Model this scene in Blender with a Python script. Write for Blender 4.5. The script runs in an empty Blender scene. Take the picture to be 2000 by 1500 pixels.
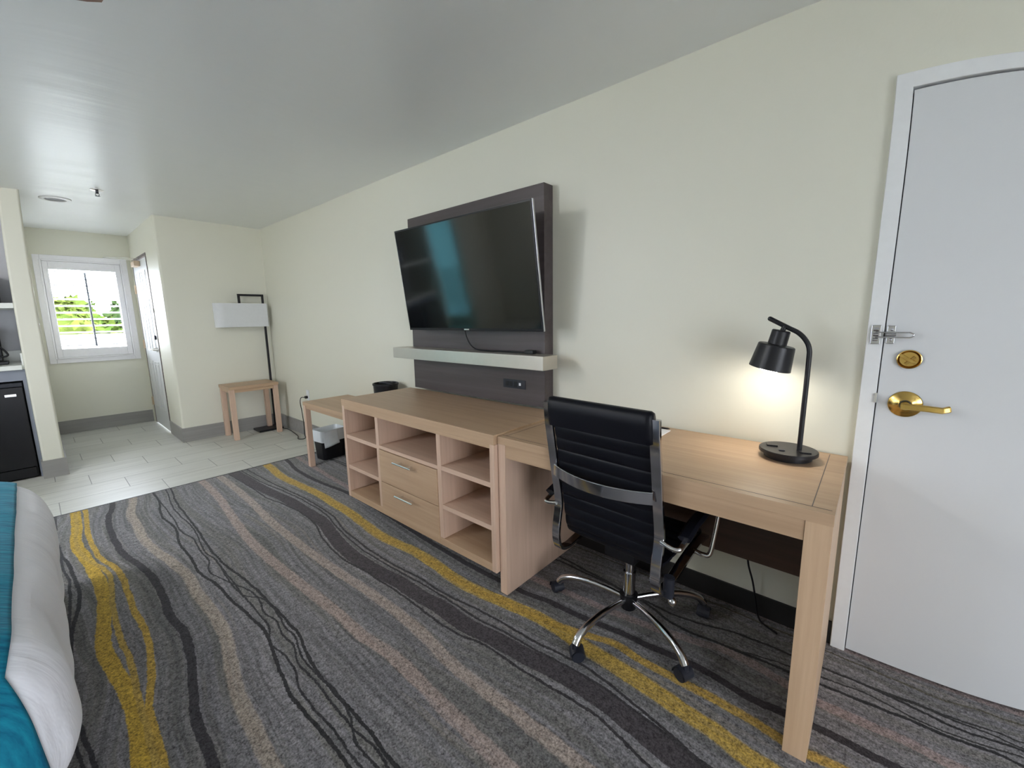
import bpy, bmesh, math, random
from math import sin, cos, pi, radians
from mathutils import Vector, Matrix, noise
random.seed(7)
SC = bpy.context.scene
COL = SC.collection

# ------------------------------------------------------------------ camera (wide phone lens, slight barrel distortion)
CAM_POS = Vector((0.0, -1.9971, 1.3444)); YAW, PITCH, ROLL = 0.7181, -0.1597, -0.0143
A = (1.2012, 0.1014, -0.7888, 0.3774)           # angle from axis over radius (radius in units of half the frame width)
cd = bpy.data.cameras.new('camera'); cam = bpy.data.objects.new('camera', cd); COL.objects.link(cam); SC.camera = cam
fw = Vector((-sin(YAW)*cos(PITCH), cos(YAW)*cos(PITCH), sin(PITCH)))
rt = Vector((cos(YAW), sin(YAW), 0)); up = rt.cross(fw)
r2 = rt*cos(ROLL)+up*sin(ROLL); u2 = -rt*sin(ROLL)+up*cos(ROLL)
mm = Matrix((r2, u2, -fw)).transposed().to_4x4(); mm.translation = CAM_POS
cam.matrix_world = mm
cd.type = 'PANO'; cd.sensor_fit = 'HORIZONTAL'; cd.sensor_width = 36.0; cd.sensor_height = 27.0
cd.clip_start = 0.01; cd.clip_end = 200
H = 18.0
pset = {'panorama_type': 'FISHEYE_LENS_POLYNOMIAL', 'fisheye_fov': radians(150),
        'fisheye_polynomial_k0': 0.0, 'fisheye_polynomial_k1': -A[0]/H, 'fisheye_polynomial_k2': -A[1]/H**2,
        'fisheye_polynomial_k3': -A[2]/H**3, 'fisheye_polynomial_k4': -A[3]/H**4}
for k, v in pset.items():
    for tgt in (cd, getattr(cd, 'cycles', None)):
        if tgt is not None and hasattr(tgt, k):
            setattr(tgt, k, v)

# ------------------------------------------------------------------ world, daylight openings, exposure
SKY = 40.0
W = bpy.data.worlds.new('world'); SC.world = W; W.use_nodes = True
bg = W.node_tree.nodes['Background']; bg.inputs[0].default_value = (0.88, 0.95, 1.06, 1); bg.inputs[1].default_value = SKY
SC.view_settings.view_transform = 'Standard'; SC.view_settings.look = 'None'
SC.view_settings.exposure = 0.0; SC.view_settings.gamma = 1.0; SC.view_settings.use_curve_mapping = False
SC.cycles.max_bounces = 12; SC.cycles.diffuse_bounces = 8; SC.cycles.glossy_bounces = 5; SC.cycles.transparent_max_bounces = 12
SC.cycles.sample_clamp_indirect = 8.0; SC.cycles.caustics_reflective = False; SC.cycles.caustics_refractive = False
def portal(name, loc, rot, sx, sy):
    l = bpy.data.lights.new(name, 'AREA'); l.shape = 'RECTANGLE'; l.size = sx; l.size_y = sy
    l.cycles.is_portal = True
    o = bpy.data.objects.new(name, l); COL.objects.link(o); o.location = loc; o.rotation_euler = rot; return o

# ------------------------------------------------------------------ measured room
ZH = 2.44; XL = -5.775; XW = -7.42; YC = -1.014; XK = -5.389; K0 = -2.072; K1 = -1.936; XT = -4.24
XR = 3.1; YB = -4.4; XN = -6.12
portal('daylight_portal_hall', (XW-0.06, -1.474, 1.507), (0, radians(-90), 0), 0.94, 0.60)
portal('daylight_portal_right', (XR+0.06, -2.625, 1.09), (0, radians(90), 0), 2.06, 2.25)
FX0, FX1, FZ0, FZ1 = -3.85, -2.3, 0.85, 2.12
portal('daylight_portal_front', ((FX0+FX1)/2, YB-0.06, (FZ0+FZ1)/2), (radians(-90), 0, 0), FX1-FX0, FZ1-FZ0)
BX_0, BX_1, BZ_0, BZ_1 = -7.25, -6.0, 0.15, 2.08
portal('daylight_portal_bath', ((BX_0+BX_1)/2, YB-0.06, (BZ_0+BZ_1)/2), (radians(-90), 0, 0), BX_1-BX_0, BZ_1-BZ_0)

# ------------------------------------------------------------------ material helpers
def newmat(n):
    m = bpy.data.materials.new(n); m.use_nodes = True; nt = m.node_tree; b = nt.nodes['Principled BSDF']; return m, nt, b
def setin(b, **kw):
    for k, v in kw.items():
        s = b.inputs.get(k)
        if s is not None: s.default_value = v
def nd(nt, t, **kw):
    n = nt.nodes.new(t)
    for k, v in kw.items(): setattr(n, k, v)
    return n
def mth(nt, op, a, b=None, c=None, clamp=False):
    n = nt.nodes.new('ShaderNodeMath'); n.operation = op; n.use_clamp = clamp
    for i, v in enumerate((a, b, c)):
        if v is None: continue
        if isinstance(v, (int, float)): n.inputs[i].default_value = v
        else: nt.links.new(v, n.inputs[i])
    return n.outputs[0]
def mixc(nt, f, a, b, mode='MIX'):
    n = nt.nodes.new('ShaderNodeMix'); n.data_type = 'RGBA'; n.blend_type = mode
    for i, v in ((0, f), (6, a), (7, b)):
        if isinstance(v, (int, float)): n.inputs[i].default_value = v
        elif isinstance(v, tuple): n.inputs[i].default_value = v if len(v) == 4 else v+(1,)
        else: nt.links.new(v, n.inputs[i])
    return n.outputs[2]
def ramp(nt, f, stops):
    n = nt.nodes.new('ShaderNodeValToRGB'); e = n.color_ramp.elements
    while len(e) < len(stops): e.new(0.5)
    for q, (p, c) in zip(e, stops): q.position = p; q.color = c if len(c) == 4 else c+(1,)
    nt.links.new(f, n.inputs[0]); return n.outputs[0]
def obj_coords(nt, scale=(1, 1, 1)):
    tc = nt.nodes.new('ShaderNodeTexCoord'); mp = nt.nodes.new('ShaderNodeMapping'); mp.inputs['Scale'].default_value = scale
    nt.links.new(tc.outputs['Object'], mp.inputs[0]); return mp.outputs[0]
def noi(nt, vec, scale, detail=3, rough=0.55, dist=0.0):
    n = nt.nodes.new('ShaderNodeTexNoise'); n.inputs['Scale'].default_value = scale; n.inputs['Detail'].default_value = detail
    n.inputs['Roughness'].default_value = rough; n.inputs['Distortion'].default_value = dist
    nt.links.new(vec, n.inputs['Vector']); return n.outputs[0]
def bump(nt, b, h, strength=0.3, dist=0.01):
    n = nt.nodes.new('ShaderNodeBump'); n.inputs['Strength'].default_value = strength; n.inputs['Distance'].default_value = dist
    nt.links.new(h, n.inputs['Height']); nt.links.new(n.outputs[0], b.inputs['Normal'])
def plain(n, col, rough=0.5, metal=0.0, spec=0.5, **kw):
    m, nt, b = newmat(n); setin(b, **{'Base Color': col+(1,), 'Roughness': rough, 'Metallic': metal, 'Specular IOR Level': spec}); setin(b, **kw)
    v = noi(nt, obj_coords(nt), 35, 2)                      # faint unevenness of the surface
    c = mixc(nt, v, tuple(x*0.96 for x in col), tuple(min(1, x*1.04) for x in col)); nt.links.new(c, b.inputs['Base Color'])
    return m
def paint(n, col, rough, streak=(1, 1, 1), bs=0.05, spec=0.5, sc=60):
    m, nt, b = newmat(n); setin(b, **{'Base Color': col+(1,), 'Roughness': rough, 'Specular IOR Level': spec})
    v = noi(nt, obj_coords(nt), 1.2, 2); c = mixc(nt, v, tuple(x*0.985 for x in col), tuple(x*1.015 for x in col)); nt.links.new(c, b.inputs['Base Color'])
    v2 = noi(nt, obj_coords(nt, streak), sc, 3); bump(nt, b, v2, bs, 0.01); return m
def wood(n, axis, c1, c2, c3, rough=0.42, grain=1.0):
    m, nt, b = newmat(n)
    s = [22.0*grain]*3; s['xyz'.index(axis)] = 0.9
    co = obj_coords(nt, tuple(s))
    a = noi(nt, co, 1.0, 5, 0.6, 0.6)
    s2 = [130.0]*3; s2['xyz'.index(axis)] = 4.0
    f = noi(nt, obj_coords(nt, tuple(s2)), 1.0, 3, 0.6)
    c = ramp(nt, a, [(0.30, c1), (0.52, c2), (0.75, c3)])
    c = mixc(nt, mth(nt, 'MULTIPLY', f, 0.35), c, tuple(x*0.55 for x in c2), 'MIX')
    nt.links.new(c, b.inputs['Base Color']); setin(b, **{'Roughness': rough, 'Specular IOR Level': 0.4})
    bump(nt, b, f, 0.08, 0.003); return m
def emis(n, col, s):
    m, nt, b = newmat(n); setin(b, **{'Base Color': (0.8, 0.8, 0.8, 1), 'Emission Color': col+(1,), 'Emission Strength': s}); return m

M = {}
M['wall'] = paint('wall_paint', (0.70, 0.688, 0.592), 0.45, bs=0.04)
M['ceil'] = paint('ceiling_paint', (0.80, 0.825, 0.825), 0.30, (3.2, 0.35, 1), 0.6, spec=0.7, sc=1.3)
M['white'] = plain('white_trim_paint', (0.78, 0.79, 0.80), 0.35)
M['door'] = paint('door_paint', (0.66, 0.67, 0.685), 0.42, bs=0.03)
M['shutter'] = plain('shutter_paint', (0.80, 0.79, 0.81), 0.35)
oak = ((0.425, 0.28, 0.175), (0.49, 0.333, 0.213), (0.56, 0.388, 0.255))
for ax in 'xyz': M['wood'+ax] = wood('oak_laminate_'+ax, ax, *(oak if ax != 'z' else ((0.50, 0.34, 0.215), (0.58, 0.40, 0.26), (0.65, 0.46, 0.305))))  # z copy is lighter: light on the desk leg put into the colour
oak_lit = tuple(tuple(v) for v in ((0.56, 0.385, 0.285), (0.63, 0.445, 0.335), (0.69, 0.50, 0.385)))  # same oak, lighter and pinker: side light put into the colour
for ax in 'xyz': M['woodp'+ax] = wood('oak_laminate_lit_'+ax, ax, *oak_lit)
dk = ((0.064, 0.050, 0.050), (0.084, 0.068, 0.069), (0.105, 0.087, 0.088))
M['panelx'] = wood('dark_grey_brown_laminate', 'x', *dk, rough=0.38)
M['backing'] = wood('dark_brown_shade_backing', 'x', (0.06, 0.035, 0.025), (0.085, 0.05, 0.036), (0.11, 0.065, 0.045))  # dark brown cabinet back; on the modesty panel the tone is painted shade
M['black'] = plain('black_plastic', (0.009, 0.009, 0.011), 0.35, spec=0.3)
M['blackmetal'] = plain('black_powder_coat', (0.010, 0.010, 0.013), 0.36, spec=0.35)
M['leather'] = plain('black_leather', (0.005, 0.0055, 0.009), 0.42, spec=0.18)
M['screen'] = plain('glossy_black_screen', (0.004, 0.005, 0.006), 0.09, spec=0.62)
M['chrome'] = plain('chrome', (0.60, 0.60, 0.63), 0.10, 1.0)
M['satin'] = plain('satin_steel', (0.85, 0.83, 0.81), 0.25, 1.0)
M['brass'] = plain('polished_brass', (0.62, 0.42, 0.13), 0.2, 1.0)
M['tan'] = plain('tan_painted_metal', (0.55, 0.42, 0.30), 0.45)
M['shelfmetal'] = plain('brushed_champagne_laminate', (0.55, 0.51, 0.45), 0.34, 0.75)
M['charcoal'] = plain('charcoal_plastic', (0.016, 0.018, 0.027), 0.45, spec=0.35)
M['rubberbase'] = plain('black_vinyl_base', (0.015, 0.014, 0.014), 0.5)
M['tilebase'] = wood('grey_wood_look_tile_base', 'y', (0.26, 0.252, 0.24), (0.30, 0.29, 0.28), (0.34, 0.33, 0.315), rough=0.4)
M['shade'] = plain('white_linen_shade', (0.66, 0.67, 0.68), 0.8)
M['lampinner'] = plain('white_reflector', (0.85, 0.85, 0.85), 0.4)
M['glow'] = emis('lit_bulb_diffuser', (1.0, 0.92, 0.79), 29.0)
M['globe'] = emis('fill_light_globe', (1.0, 0.98, 0.96), 125.0)  # emission of the unseen ceiling light added as fill
M['frame_dark'] = plain('dark_door_frame', (0.10, 0.075, 0.07), 0.5)
M['paper'] = plain('white_paper', (0.85, 0.85, 0.88), 0.7)
M['liner'] = plain('white_bin_liner', (0.72, 0.76, 0.80), 0.4)
M['fan'] = wood('brown_fan_blade', 'x', (0.14, 0.06, 0.035), (0.18, 0.08, 0.05), (0.22, 0.10, 0.06))
M['counter'] = plain('white_stone_counter', (0.68, 0.70, 0.66), 0.3)
M['cabgrey'] = plain('grey_blue_cabinet', (0.20, 0.22, 0.27), 0.4)
M['niche'] = plain('niche_grey_paint', (0.60, 0.60, 0.64), 0.5)
M['tick'] = plain('grey_bed_base_fabric', (0.10, 0.11, 0.13), 0.9)
M['vent'] = plain('grey_recess', (0.16, 0.16, 0.18), 0.6)
# glass: clear with a fresnel sheen
def glassmat(n, tint):
  gm, gnt, gb = newmat(n); gnt.nodes.remove(gb)
  tr = nd(gnt, 'ShaderNodeBsdfTransparent'); tr.inputs[0].default_value = tint+(1,); gl = nd(gnt, 'ShaderNodeBsdfGlossy'); gl.inputs['Roughness'].default_value = 0.02
  lw = nd(gnt, 'ShaderNodeLayerWeight'); lw.inputs[0].default_value = 0.5; fo = mth(gnt, 'ADD', mth(gnt, 'MULTIPLY', mth(gnt, 'POWER', lw.outputs['Facing'], 4.0), 0.5), 0.04); mx = nd(gnt, 'ShaderNodeMixShader')
  gnt.links.new(fo, mx.inputs[0]); gnt.links.new(tr.outputs[0], mx.inputs[1]); gnt.links.new(gl.outputs[0], mx.inputs[2])
  gnt.links.new(mx.outputs[0], gnt.nodes['Material Output'].inputs[0]); return gm
M['glass'] = glassmat('window_glass', (1.0, 1.0, 1.0)); M['glass_patio'] = glassmat('tinted_patio_glass', (0.525, 0.52, 0.515)); M['glass_front'] = glassmat('tinted_window_glass', (0.42, 0.425, 0.435)); M['glass_bath'] = glassmat('frosted_green_glass', (0.155, 0.26, 0.27))  # patio and front tints trim the daylight of the added windows
# bed textiles
m, nt, b = newmat('white_duvet'); setin(b, **{'Base Color': (0.90, 0.90, 0.96, 1), 'Roughness': 0.85, 'Sheen Weight': 0.3})
bump(nt, b, noi(nt, obj_coords(nt, (9, 2, 2)), 1.6, 4, 0.5, 0.4), 0.35, 0.03); M['duvet'] = m
m, nt, b = newmat('teal_velvet'); v = noi(nt, obj_coords(nt, (60, 8, 8)), 1.5, 4, 0.6)
nt.links.new(ramp(nt, v, [(0.3, (0.003, 0.10, 0.19)), (0.7, (0.009, 0.25, 0.36))]), b.inputs['Base Color'])
setin(b, **{'Roughness': 0.8, 'Specular IOR Level': 0.2, 'Sheen Weight': 0.05}); bump(nt, b, v, 0.3, 0.01); M['teal'] = m
# leaves
def leafmat(n, c1, c2):
    m, nt, b = newmat(n); v = noi(nt, obj_coords(nt), 1.6, 3); nt.links.new(ramp(nt, v, [(0.35, c1), (0.65, c2)]), b.inputs['Base Color'])
    setin(b, **{'Roughness': 0.9, 'Specular IOR Level': 0.0}); return m
M['leafy'] = leafmat('yellow_green_leaves', (0.016, 0.028, 0.005), (0.040, 0.050, 0.010))
M['leafd'] = leafmat('dark_green_leaves', (0.007, 0.014, 0.005), (0.020, 0.030, 0.009))
M['bark'] = plain('bark', (0.02, 0.016, 0.013), 0.9, spec=0.0)
M['ground'] = plain('pale_concrete_ground', (0.60, 0.60, 0.58), 0.9)
M['parapet'] = plain('pale_stucco', (0.85, 0.85, 0.86), 0.9)

# ------------------------------------------------------------------ tile floor
m, nt, b = newmat('wood_look_floor_tile'); tc = nd(nt, 'ShaderNodeTexCoord'); sp = nd(nt, 'ShaderNodeSeparateXYZ'); nt.links.new(tc.outputs['Object'], sp.inputs[0])
X, Y = sp.outputs[0], sp.outputs[1]
v = mth(nt, 'DIVIDE', mth(nt, 'SUBTRACT', -4.245, X), 0.318); row = mth(nt, 'FLOOR', v)
u = mth(nt, 'DIVIDE', mth(nt, 'SUBTRACT', mth(nt, 'ADD', Y, 2.02), mth(nt, 'MULTIPLY', row, 0.4067)), 0.61)
def edge(q, size):
    f = mth(nt, 'FRACT', q); d = mth(nt, 'MINIMUM', f, mth(nt, 'SUBTRACT', 1.0, f)); return mth(nt, 'MULTIPLY', d, size)
dj = mth(nt, 'MINIMUM', edge(v, 0.318), edge(u, 0.61))
g = nd(nt, 'ShaderNodeMapRange', interpolation_type='SMOOTHSTEP'); g.inputs[1].default_value = 0.0016; g.inputs[2].default_value = 0.0032
g.inputs[3].default_value = 1.0; g.inputs[4].default_value = 0.0; nt.links.new(dj, g.inputs[0])
cell = nd(nt, 'ShaderNodeCombineXYZ'); nt.links.new(row, cell.inputs[0]); nt.links.new(mth(nt, 'FLOOR', u), cell.inputs[1])
wn = nd(nt, 'ShaderNodeTexWhiteNoise', noise_dimensions='3D'); nt.links.new(cell.outputs[0], wn.inputs[0])
off = nd(nt, 'ShaderNodeVectorMath', operation='ADD'); nt.links.new(obj_coords(nt, (26, 1.6, 1)), off.inputs[0])
sc_ = nd(nt, 'ShaderNodeVectorMath', operation='SCALE'); sc_.inputs[3].default_value = 30; nt.links.new(wn.outputs[1], sc_.inputs[0]); nt.links.new(sc_.outputs[0], off.inputs[1])
st = noi(nt, off.outputs[0], 1.0, 4, 0.6, 0.3)
c = ramp(nt, st, [(0.3, (0.50, 0.50, 0.465)), (0.7, (0.61, 0.61, 0.57))])
c = mixc(nt, mth(nt, 'MULTIPLY', wn.outputs[0], 0.14), c, (0.30, 0.30, 0.28))
c = mixc(nt, g.outputs[0], c, (0.19, 0.19, 0.18)); nt.links.new(c, b.inputs['Base Color'])
setin(b, **{'Roughness': 0.36, 'Specular IOR Level': 0.12}); bump(nt, b, mth(nt, 'SUBTRACT', mth(nt, 'MULTIPLY', st, 0.12), g.outputs[0]), 0.25, 0.003)
M['tile'] = m

# ------------------------------------------------------------------ carpet: woven stripes that wander along the room (floor x, y in metres)
STR = {'band':[(-4.21,-0.954),(-3.86,-0.939),(-3.57,-0.919),(-3.26,-0.882),(-2.93,-0.871),(-2.69,-0.869),(-2.47,-0.908),(-2.22,-0.939),(-1.99,-0.938),(-1.74,-0.912),(-1.57,-0.909),(-1.45,-0.896),(-1.24,-0.896),(-1.08,-0.872),(-0.93,-0.859),(-0.78,-0.837),(-0.57,-0.837),(-0.42,-0.856),(-0.31,-0.864)],
'bl':[(-4.21,-1.001),(-3.74,-0.977),(-3.39,-0.967),(-3.15,-0.925),(-2.76,-0.908),(-2.48,-0.967),(-2.17,-0.995),(-1.93,-0.973),(-1.58,-0.963),(-1.25,-0.958),(-1.1,-0.927),(-0.94,-0.925),(-0.78,-0.913),(-0.59,-0.903),(-0.39,-0.942)],
'ba':[(-4.23,-0.901),(-3.71,-0.872),(-3.4,-0.828),(-3.08,-0.805),(-2.84,-0.799),(-2.53,-0.842),(-2.22,-0.871),(-2,-0.868),(-1.73,-0.852),(-1.66,-0.845),(-1.42,-0.839),(-1.24,-0.837),(-1.1,-0.82),(-0.91,-0.809),(-0.75,-0.794),(-0.64,-0.791),(-0.49,-0.804),(-0.35,-0.819),(-0.27,-0.838)],
'bb':[(-4.21,-0.856),(-3.62,-0.825),(-3.29,-0.792),(-2.97,-0.778),(-2.73,-0.782),(-2.51,-0.821),(-2.28,-0.841),(-1.99,-0.844),(-1.76,-0.83),(-1.69,-0.82),(-1.5,-0.821),(-1.31,-0.798),(-1.13,-0.783),(-1,-0.78),(-0.83,-0.762),(-0.72,-0.752),(-0.62,-0.763),(-0.4,-0.8),(-0.26,-0.826)],
'yel':[(-4.18,-0.694),(-3.77,-0.72),(-3.43,-0.697),(-3.19,-0.679),(-2.93,-0.68),(-2.7,-0.681),(-2.47,-0.697),(-2.26,-0.712),(-2.1,-0.705),(-1.94,-0.686),(-1.7,-0.691),(-1.54,-0.706),(-1.33,-0.694),(-1.19,-0.671),(-1.06,-0.656),(-0.96,-0.653),(-0.76,-0.671),(-0.65,-0.673),(-0.54,-0.68),(-0.44,-0.687),(-0.35,-0.697),(-0.27,-0.701),(-0.19,-0.719),(-0.14,-0.723)],
'yelb':[(-4.18,-0.694),(-3.77,-0.72),(-3.43,-0.697),(-3.19,-0.679),(-2.93,-0.68),(-2.7,-0.681),(-2.47,-0.697),(-2.26,-0.712),(-2.1,-0.705),(-1.94,-0.686),(-1.7,-0.691),(-1.54,-0.706),(-1.33,-0.694),(-1.19,-0.671),(-1.06,-0.656),(-0.8,-0.605),(-0.7,-0.574),(-0.58,-0.586),(-0.43,-0.583),(-0.35,-0.578),(-0.26,-0.578),(-0.18,-0.582),(-0.08,-0.593),(0.01,-0.587),(0.04,-0.587)],
'mid':[(-4.21,-0.518),(-3.86,-0.565),(-3.63,-0.57),(-3.36,-0.558),(-3.03,-0.523),(-1.24,-0.562),(-1.08,-0.54),(-0.85,-0.522),(-0.7,-0.501),(-0.56,-0.492),(-0.42,-0.476),(-0.33,-0.48),(-0.22,-0.491),(-0.09,-0.48),(0.02,-0.471),(0.14,-0.48),(0.18,-0.483)],
'pnk7':[(-0.79,-0.408),(-0.44,-0.347),(-0.33,-0.319),(-0.03,-0.358),(0.09,-0.357),(0.2,-0.355),(0.33,-0.38)],
'r7a':[(-0.72,-0.251),(-0.53,-0.31),(-0.38,-0.296),(-0.03,-0.267),(0.1,-0.255),(0.24,-0.25),(0.32,-0.258),(0.44,-0.261),(0.54,-0.286)],
'r7b':[(-0.72,-0.251),(-0.53,-0.31),(-0.38,-0.296),(-0.04,-0.227),(0.1,-0.211),(0.23,-0.234),(0.36,-0.241)],
'r7c':[(-0.71,-0.24),(-0.58,-0.249),(-0.48,-0.233),(-0.33,-0.191),(-0.03,-0.173),(0.08,-0.167),(0.22,-0.18),(0.35,-0.202),(0.47,-0.203),(0.54,-0.212)],
'r7d':[(-0.71,-0.24),(-0.58,-0.249),(-0.48,-0.233),(-0.33,-0.191),(-0.03,-0.173),(0.08,-0.167),(0.17,-0.164),(0.26,-0.159),(0.35,-0.17),(0.43,-0.173),(0.54,-0.201)],
'r7e':[(-0.71,-0.24),(-0.58,-0.249),(-0.48,-0.233),(-0.33,-0.191),(-0.03,-0.173),(0.08,-0.167),(0.23,-0.153),(0.35,-0.159),(0.45,-0.154),(0.54,-0.173)],
'p8':[(0.03,0.004),(0.12,0.003),(0.24,0.005),(0.33,0.005),(0.42,-0.001),(0.56,-0.015)],
'o8':[(0.05,-0.063),(0.17,-0.069),(0.29,-0.079),(0.42,-0.068),(0.55,-0.082)],
'p9':[(-3.43,-1.072),(-2.96,-1.094),(-2.63,-1.092),(-2.24,-1.081),(-1.98,-1.067),(-1.71,-1.051),(-1.47,-1.049),(-1.28,-1.063),(-1.11,-1.079),(-0.95,-1.076),(-0.81,-1.075)],
'p10':[(-3.83,-1.203),(-3.32,-1.236),(-2.9,-1.267),(-2.54,-1.269),(-2.21,-1.256),(-1.76,-1.231),(-1.55,-1.229),(-1.36,-1.207),(-1.19,-1.21),(-1.05,-1.215),(-0.93,-1.219)],
'p11':[(-4.19,-1.642),(-3.88,-1.691),(-3.58,-1.691),(-3.36,-1.695),(-3.07,-1.666),(-2.86,-1.633),(-2.63,-1.611),(-2.44,-1.616),(-2.26,-1.607),(-2.01,-1.61),(-1.88,-1.63),(-1.74,-1.654),(-1.59,-1.672),(-1.48,-1.675),(-1.32,-1.683),(-1.26,-1.684)],
'd12':[(-4.19,-1.756),(-3.88,-1.807),(-3.57,-1.816),(-3.2,-1.799),(-2.94,-1.752),(-2.71,-1.732),(-2.52,-1.733),(-2.36,-1.738),(-2.15,-1.725),(-1.99,-1.736),(-1.86,-1.757),(-1.75,-1.775),(-1.67,-1.792),(-1.55,-1.798),(-1.44,-1.799),(-1.4,-1.803)],
'w1':[(-4.21,-1.518),(-3.98,-1.522),(-3.66,-1.556),(-3.35,-1.535),(-3.12,-1.561),(-2.84,-1.557),(-2.64,-1.563),(-2.47,-1.536),(-2.27,-1.522),(-2.08,-1.506),(-1.86,-1.495),(-1.72,-1.517),(-1.59,-1.533),(-1.45,-1.546),(-1.33,-1.538),(-1.19,-1.531),(-1.08,-1.53)],
'w2':[(-4.21,-1.41),(-3.88,-1.437),(-3.5,-1.444),(-3.22,-1.447),(-2.87,-1.458),(-2.62,-1.451),(-2.44,-1.429),(-2.06,-1.407),(-1.86,-1.403),(-1.77,-1.403),(-1.65,-1.423),(-1.52,-1.436),(-1.39,-1.439),(-1.26,-1.434),(-1.15,-1.43),(-1.05,-1.437),(-0.97,-1.438)],
'w3':[(-4.18,-1.441),(-3.81,-1.473),(-3.56,-1.473),(-3.32,-1.459),(-3.12,-1.468),(-2.89,-1.484),(-2.69,-1.472),(-2.26,-1.473),(-2.06,-1.469),(-1.9,-1.476),(-1.8,-1.501),(-1.69,-1.49),(-1.58,-1.49),(-1.47,-1.515),(-1.37,-1.514),(-1.23,-1.506),(-1.1,-1.506),(-1.05,-1.504)],
'w4':[(-3.98,-1.517),(-3.76,-1.512),(-3.52,-1.514),(-3.26,-1.518),(-3.1,-1.494),(-2.9,-1.5),(-2.74,-1.499),(-2.62,-1.526),(-2.5,-1.505),(-2.41,-1.484),(-2.24,-1.436),(-2.11,-1.437),(-2.02,-1.45),(-1.93,-1.436),(-1.81,-1.449),(-1.72,-1.444),(-1.6,-1.469),(-1.48,-1.462),(-1.4,-1.464),(-1.29,-1.464),(-1.19,-1.461),(-1.05,-1.448),(-0.99,-1.455)],
'w5':[(-4.18,-1.441),(-3.81,-1.473),(-3.56,-1.473),(-3.32,-1.459),(-3.12,-1.468),(-2.89,-1.484),(-2.69,-1.472),(-2.26,-1.473),(-2.13,-1.417),(-1.96,-1.414),(-1.86,-1.423),(-1.77,-1.419),(-1.7,-1.434),(-1.6,-1.447),(-1.49,-1.443),(-1.37,-1.433),(-1.24,-1.448),(-1.12,-1.48),(-1.04,-1.475)],
'y14':[(-4.17,-1.95),(-3.81,-1.965),(-3.57,-1.978),(-3.32,-1.954),(-3.11,-1.935),(-2.94,-1.925),(-2.75,-1.926),(-2.6,-1.94),(-2.42,-1.959),(-2.3,-1.967),(-2.15,-1.957),(-2.02,-1.942),(-1.9,-1.934),(-1.78,-1.937),(-1.68,-1.944),(-1.56,-1.958)],
'y14b':[(-4.13,-1.9),(-3.85,-1.914),(-3.51,-1.914),(-3.27,-1.897),(-3.04,-1.85),(-2.86,-1.841),(-2.65,-1.842),(-2.48,-1.841),(-2.35,-1.833),(-2.19,-1.836),(-2.05,-1.852),(-1.93,-1.871),(-1.82,-1.893),(-1.71,-1.902),(-1.63,-1.9),(-1.51,-1.906)],
'y14c':[(-4.17,-1.95),(-3.81,-1.965),(-3.57,-1.978),(-3.32,-1.954),(-3.03,-1.885),(-2.83,-1.891),(-2.67,-1.904),(-2.56,-1.907),(-2.32,-1.912),(-2.17,-1.904),(-2.06,-1.905),(-1.97,-1.909),(-1.87,-1.914)],
'd15':[(-3.49,-2.048),(-3.32,-2.025),(-3.09,-2.013),(-2.92,-2.005),(-2.77,-2.016),(-2.57,-2.05),(-2.29,-2.074),(-2.08,-2.086),(-1.97,-2.084),(-1.88,-2.079),(-1.75,-2.067),(-1.66,-2.063)],
'd15b':[(-3.27,-2.048),(-3.12,-2.035),(-2.88,-2.041),(-2.72,-2.052),(-2.23,-2.088),(-1.9,-2.109),(-1.81,-2.101),(-1.69,-2.096)]}
m, nt, b = newmat('striped_carpet'); tc = nd(nt, 'ShaderNodeTexCoord'); sp = nd(nt, 'ShaderNodeSeparateXYZ'); nt.links.new(tc.outputs['Object'], sp.inputs[0])
oc = tc.outputs['Object']
jit = noi(nt, oc, 90, 2, 0.6); jit2 = noi(nt, oc, 9, 3, 0.6)
Y = mth(nt, 'ADD', sp.outputs[1], mth(nt, 'ADD', mth(nt, 'MULTIPLY', mth(nt, 'SUBTRACT', jit, 0.5), 0.010), mth(nt, 'MULTIPLY', mth(nt, 'SUBTRACT', jit2, 0.5), 0.018)))
X0, X1, Y0, Y1 = -4.3, 1.3, -2.4, 0.1
XN_ = mth(nt, 'DIVIDE', mth(nt, 'SUBTRACT', sp.outputs[0], X0), X1-X0, clamp=True)
def centre(k):
    n = nd(nt, 'ShaderNodeFloatCurve'); cv = n.mapping.curves[0]; pts = [((x-X0)/(X1-X0), (y-Y0)/(Y1-Y0)) for x, y in STR[k]]
    pts = [(0.0, pts[0][1])] + [p for p in pts if 0.004 < p[0] < 0.996] + [(1.0, pts[-1][1])]
    while len(cv.points) < len(pts): cv.points.new(0.5, 0.5)
    for q, p in zip(cv.points, pts): q.location = p; q.handle_type = 'AUTO'
    n.mapping.update(); nt.links.new(XN_, n.inputs[1]); return mth(nt, 'ADD', mth(nt, 'MULTIPLY', n.outputs[0], Y1-Y0), Y0)
CE = {k: centre(k) for k in STR}
fA = mth(nt, 'DIVIDE', mth(nt, 'SUBTRACT', sp.outputs[1], CE['d12']), mth(nt, 'SUBTRACT', CE['band'], CE['d12']))
fB = mth(nt, 'ADD', mth(nt, 'DIVIDE', mth(nt, 'SUBTRACT', sp.outputs[1], CE['band']), mth(nt, 'MULTIPLY', mth(nt, 'SUBTRACT', CE['mid'], CE['band']), 2.0)), 1.0)
sel = mth(nt, 'GREATER_THAN', sp.outputs[1], CE['band'])
fl = mth(nt, 'ADD', mth(nt, 'MULTIPLY', fA, mth(nt, 'SUBTRACT', 1.0, sel)), mth(nt, 'MULTIPLY', fB, sel))
cv_ = nd(nt, 'ShaderNodeCombineXYZ'); nt.links.new(mth(nt, 'MULTIPLY', sp.outputs[0], 0.55), cv_.inputs[0]); nt.links.new(mth(nt, 'MULTIPLY', fl, 12.0), cv_.inputs[1])
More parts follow.
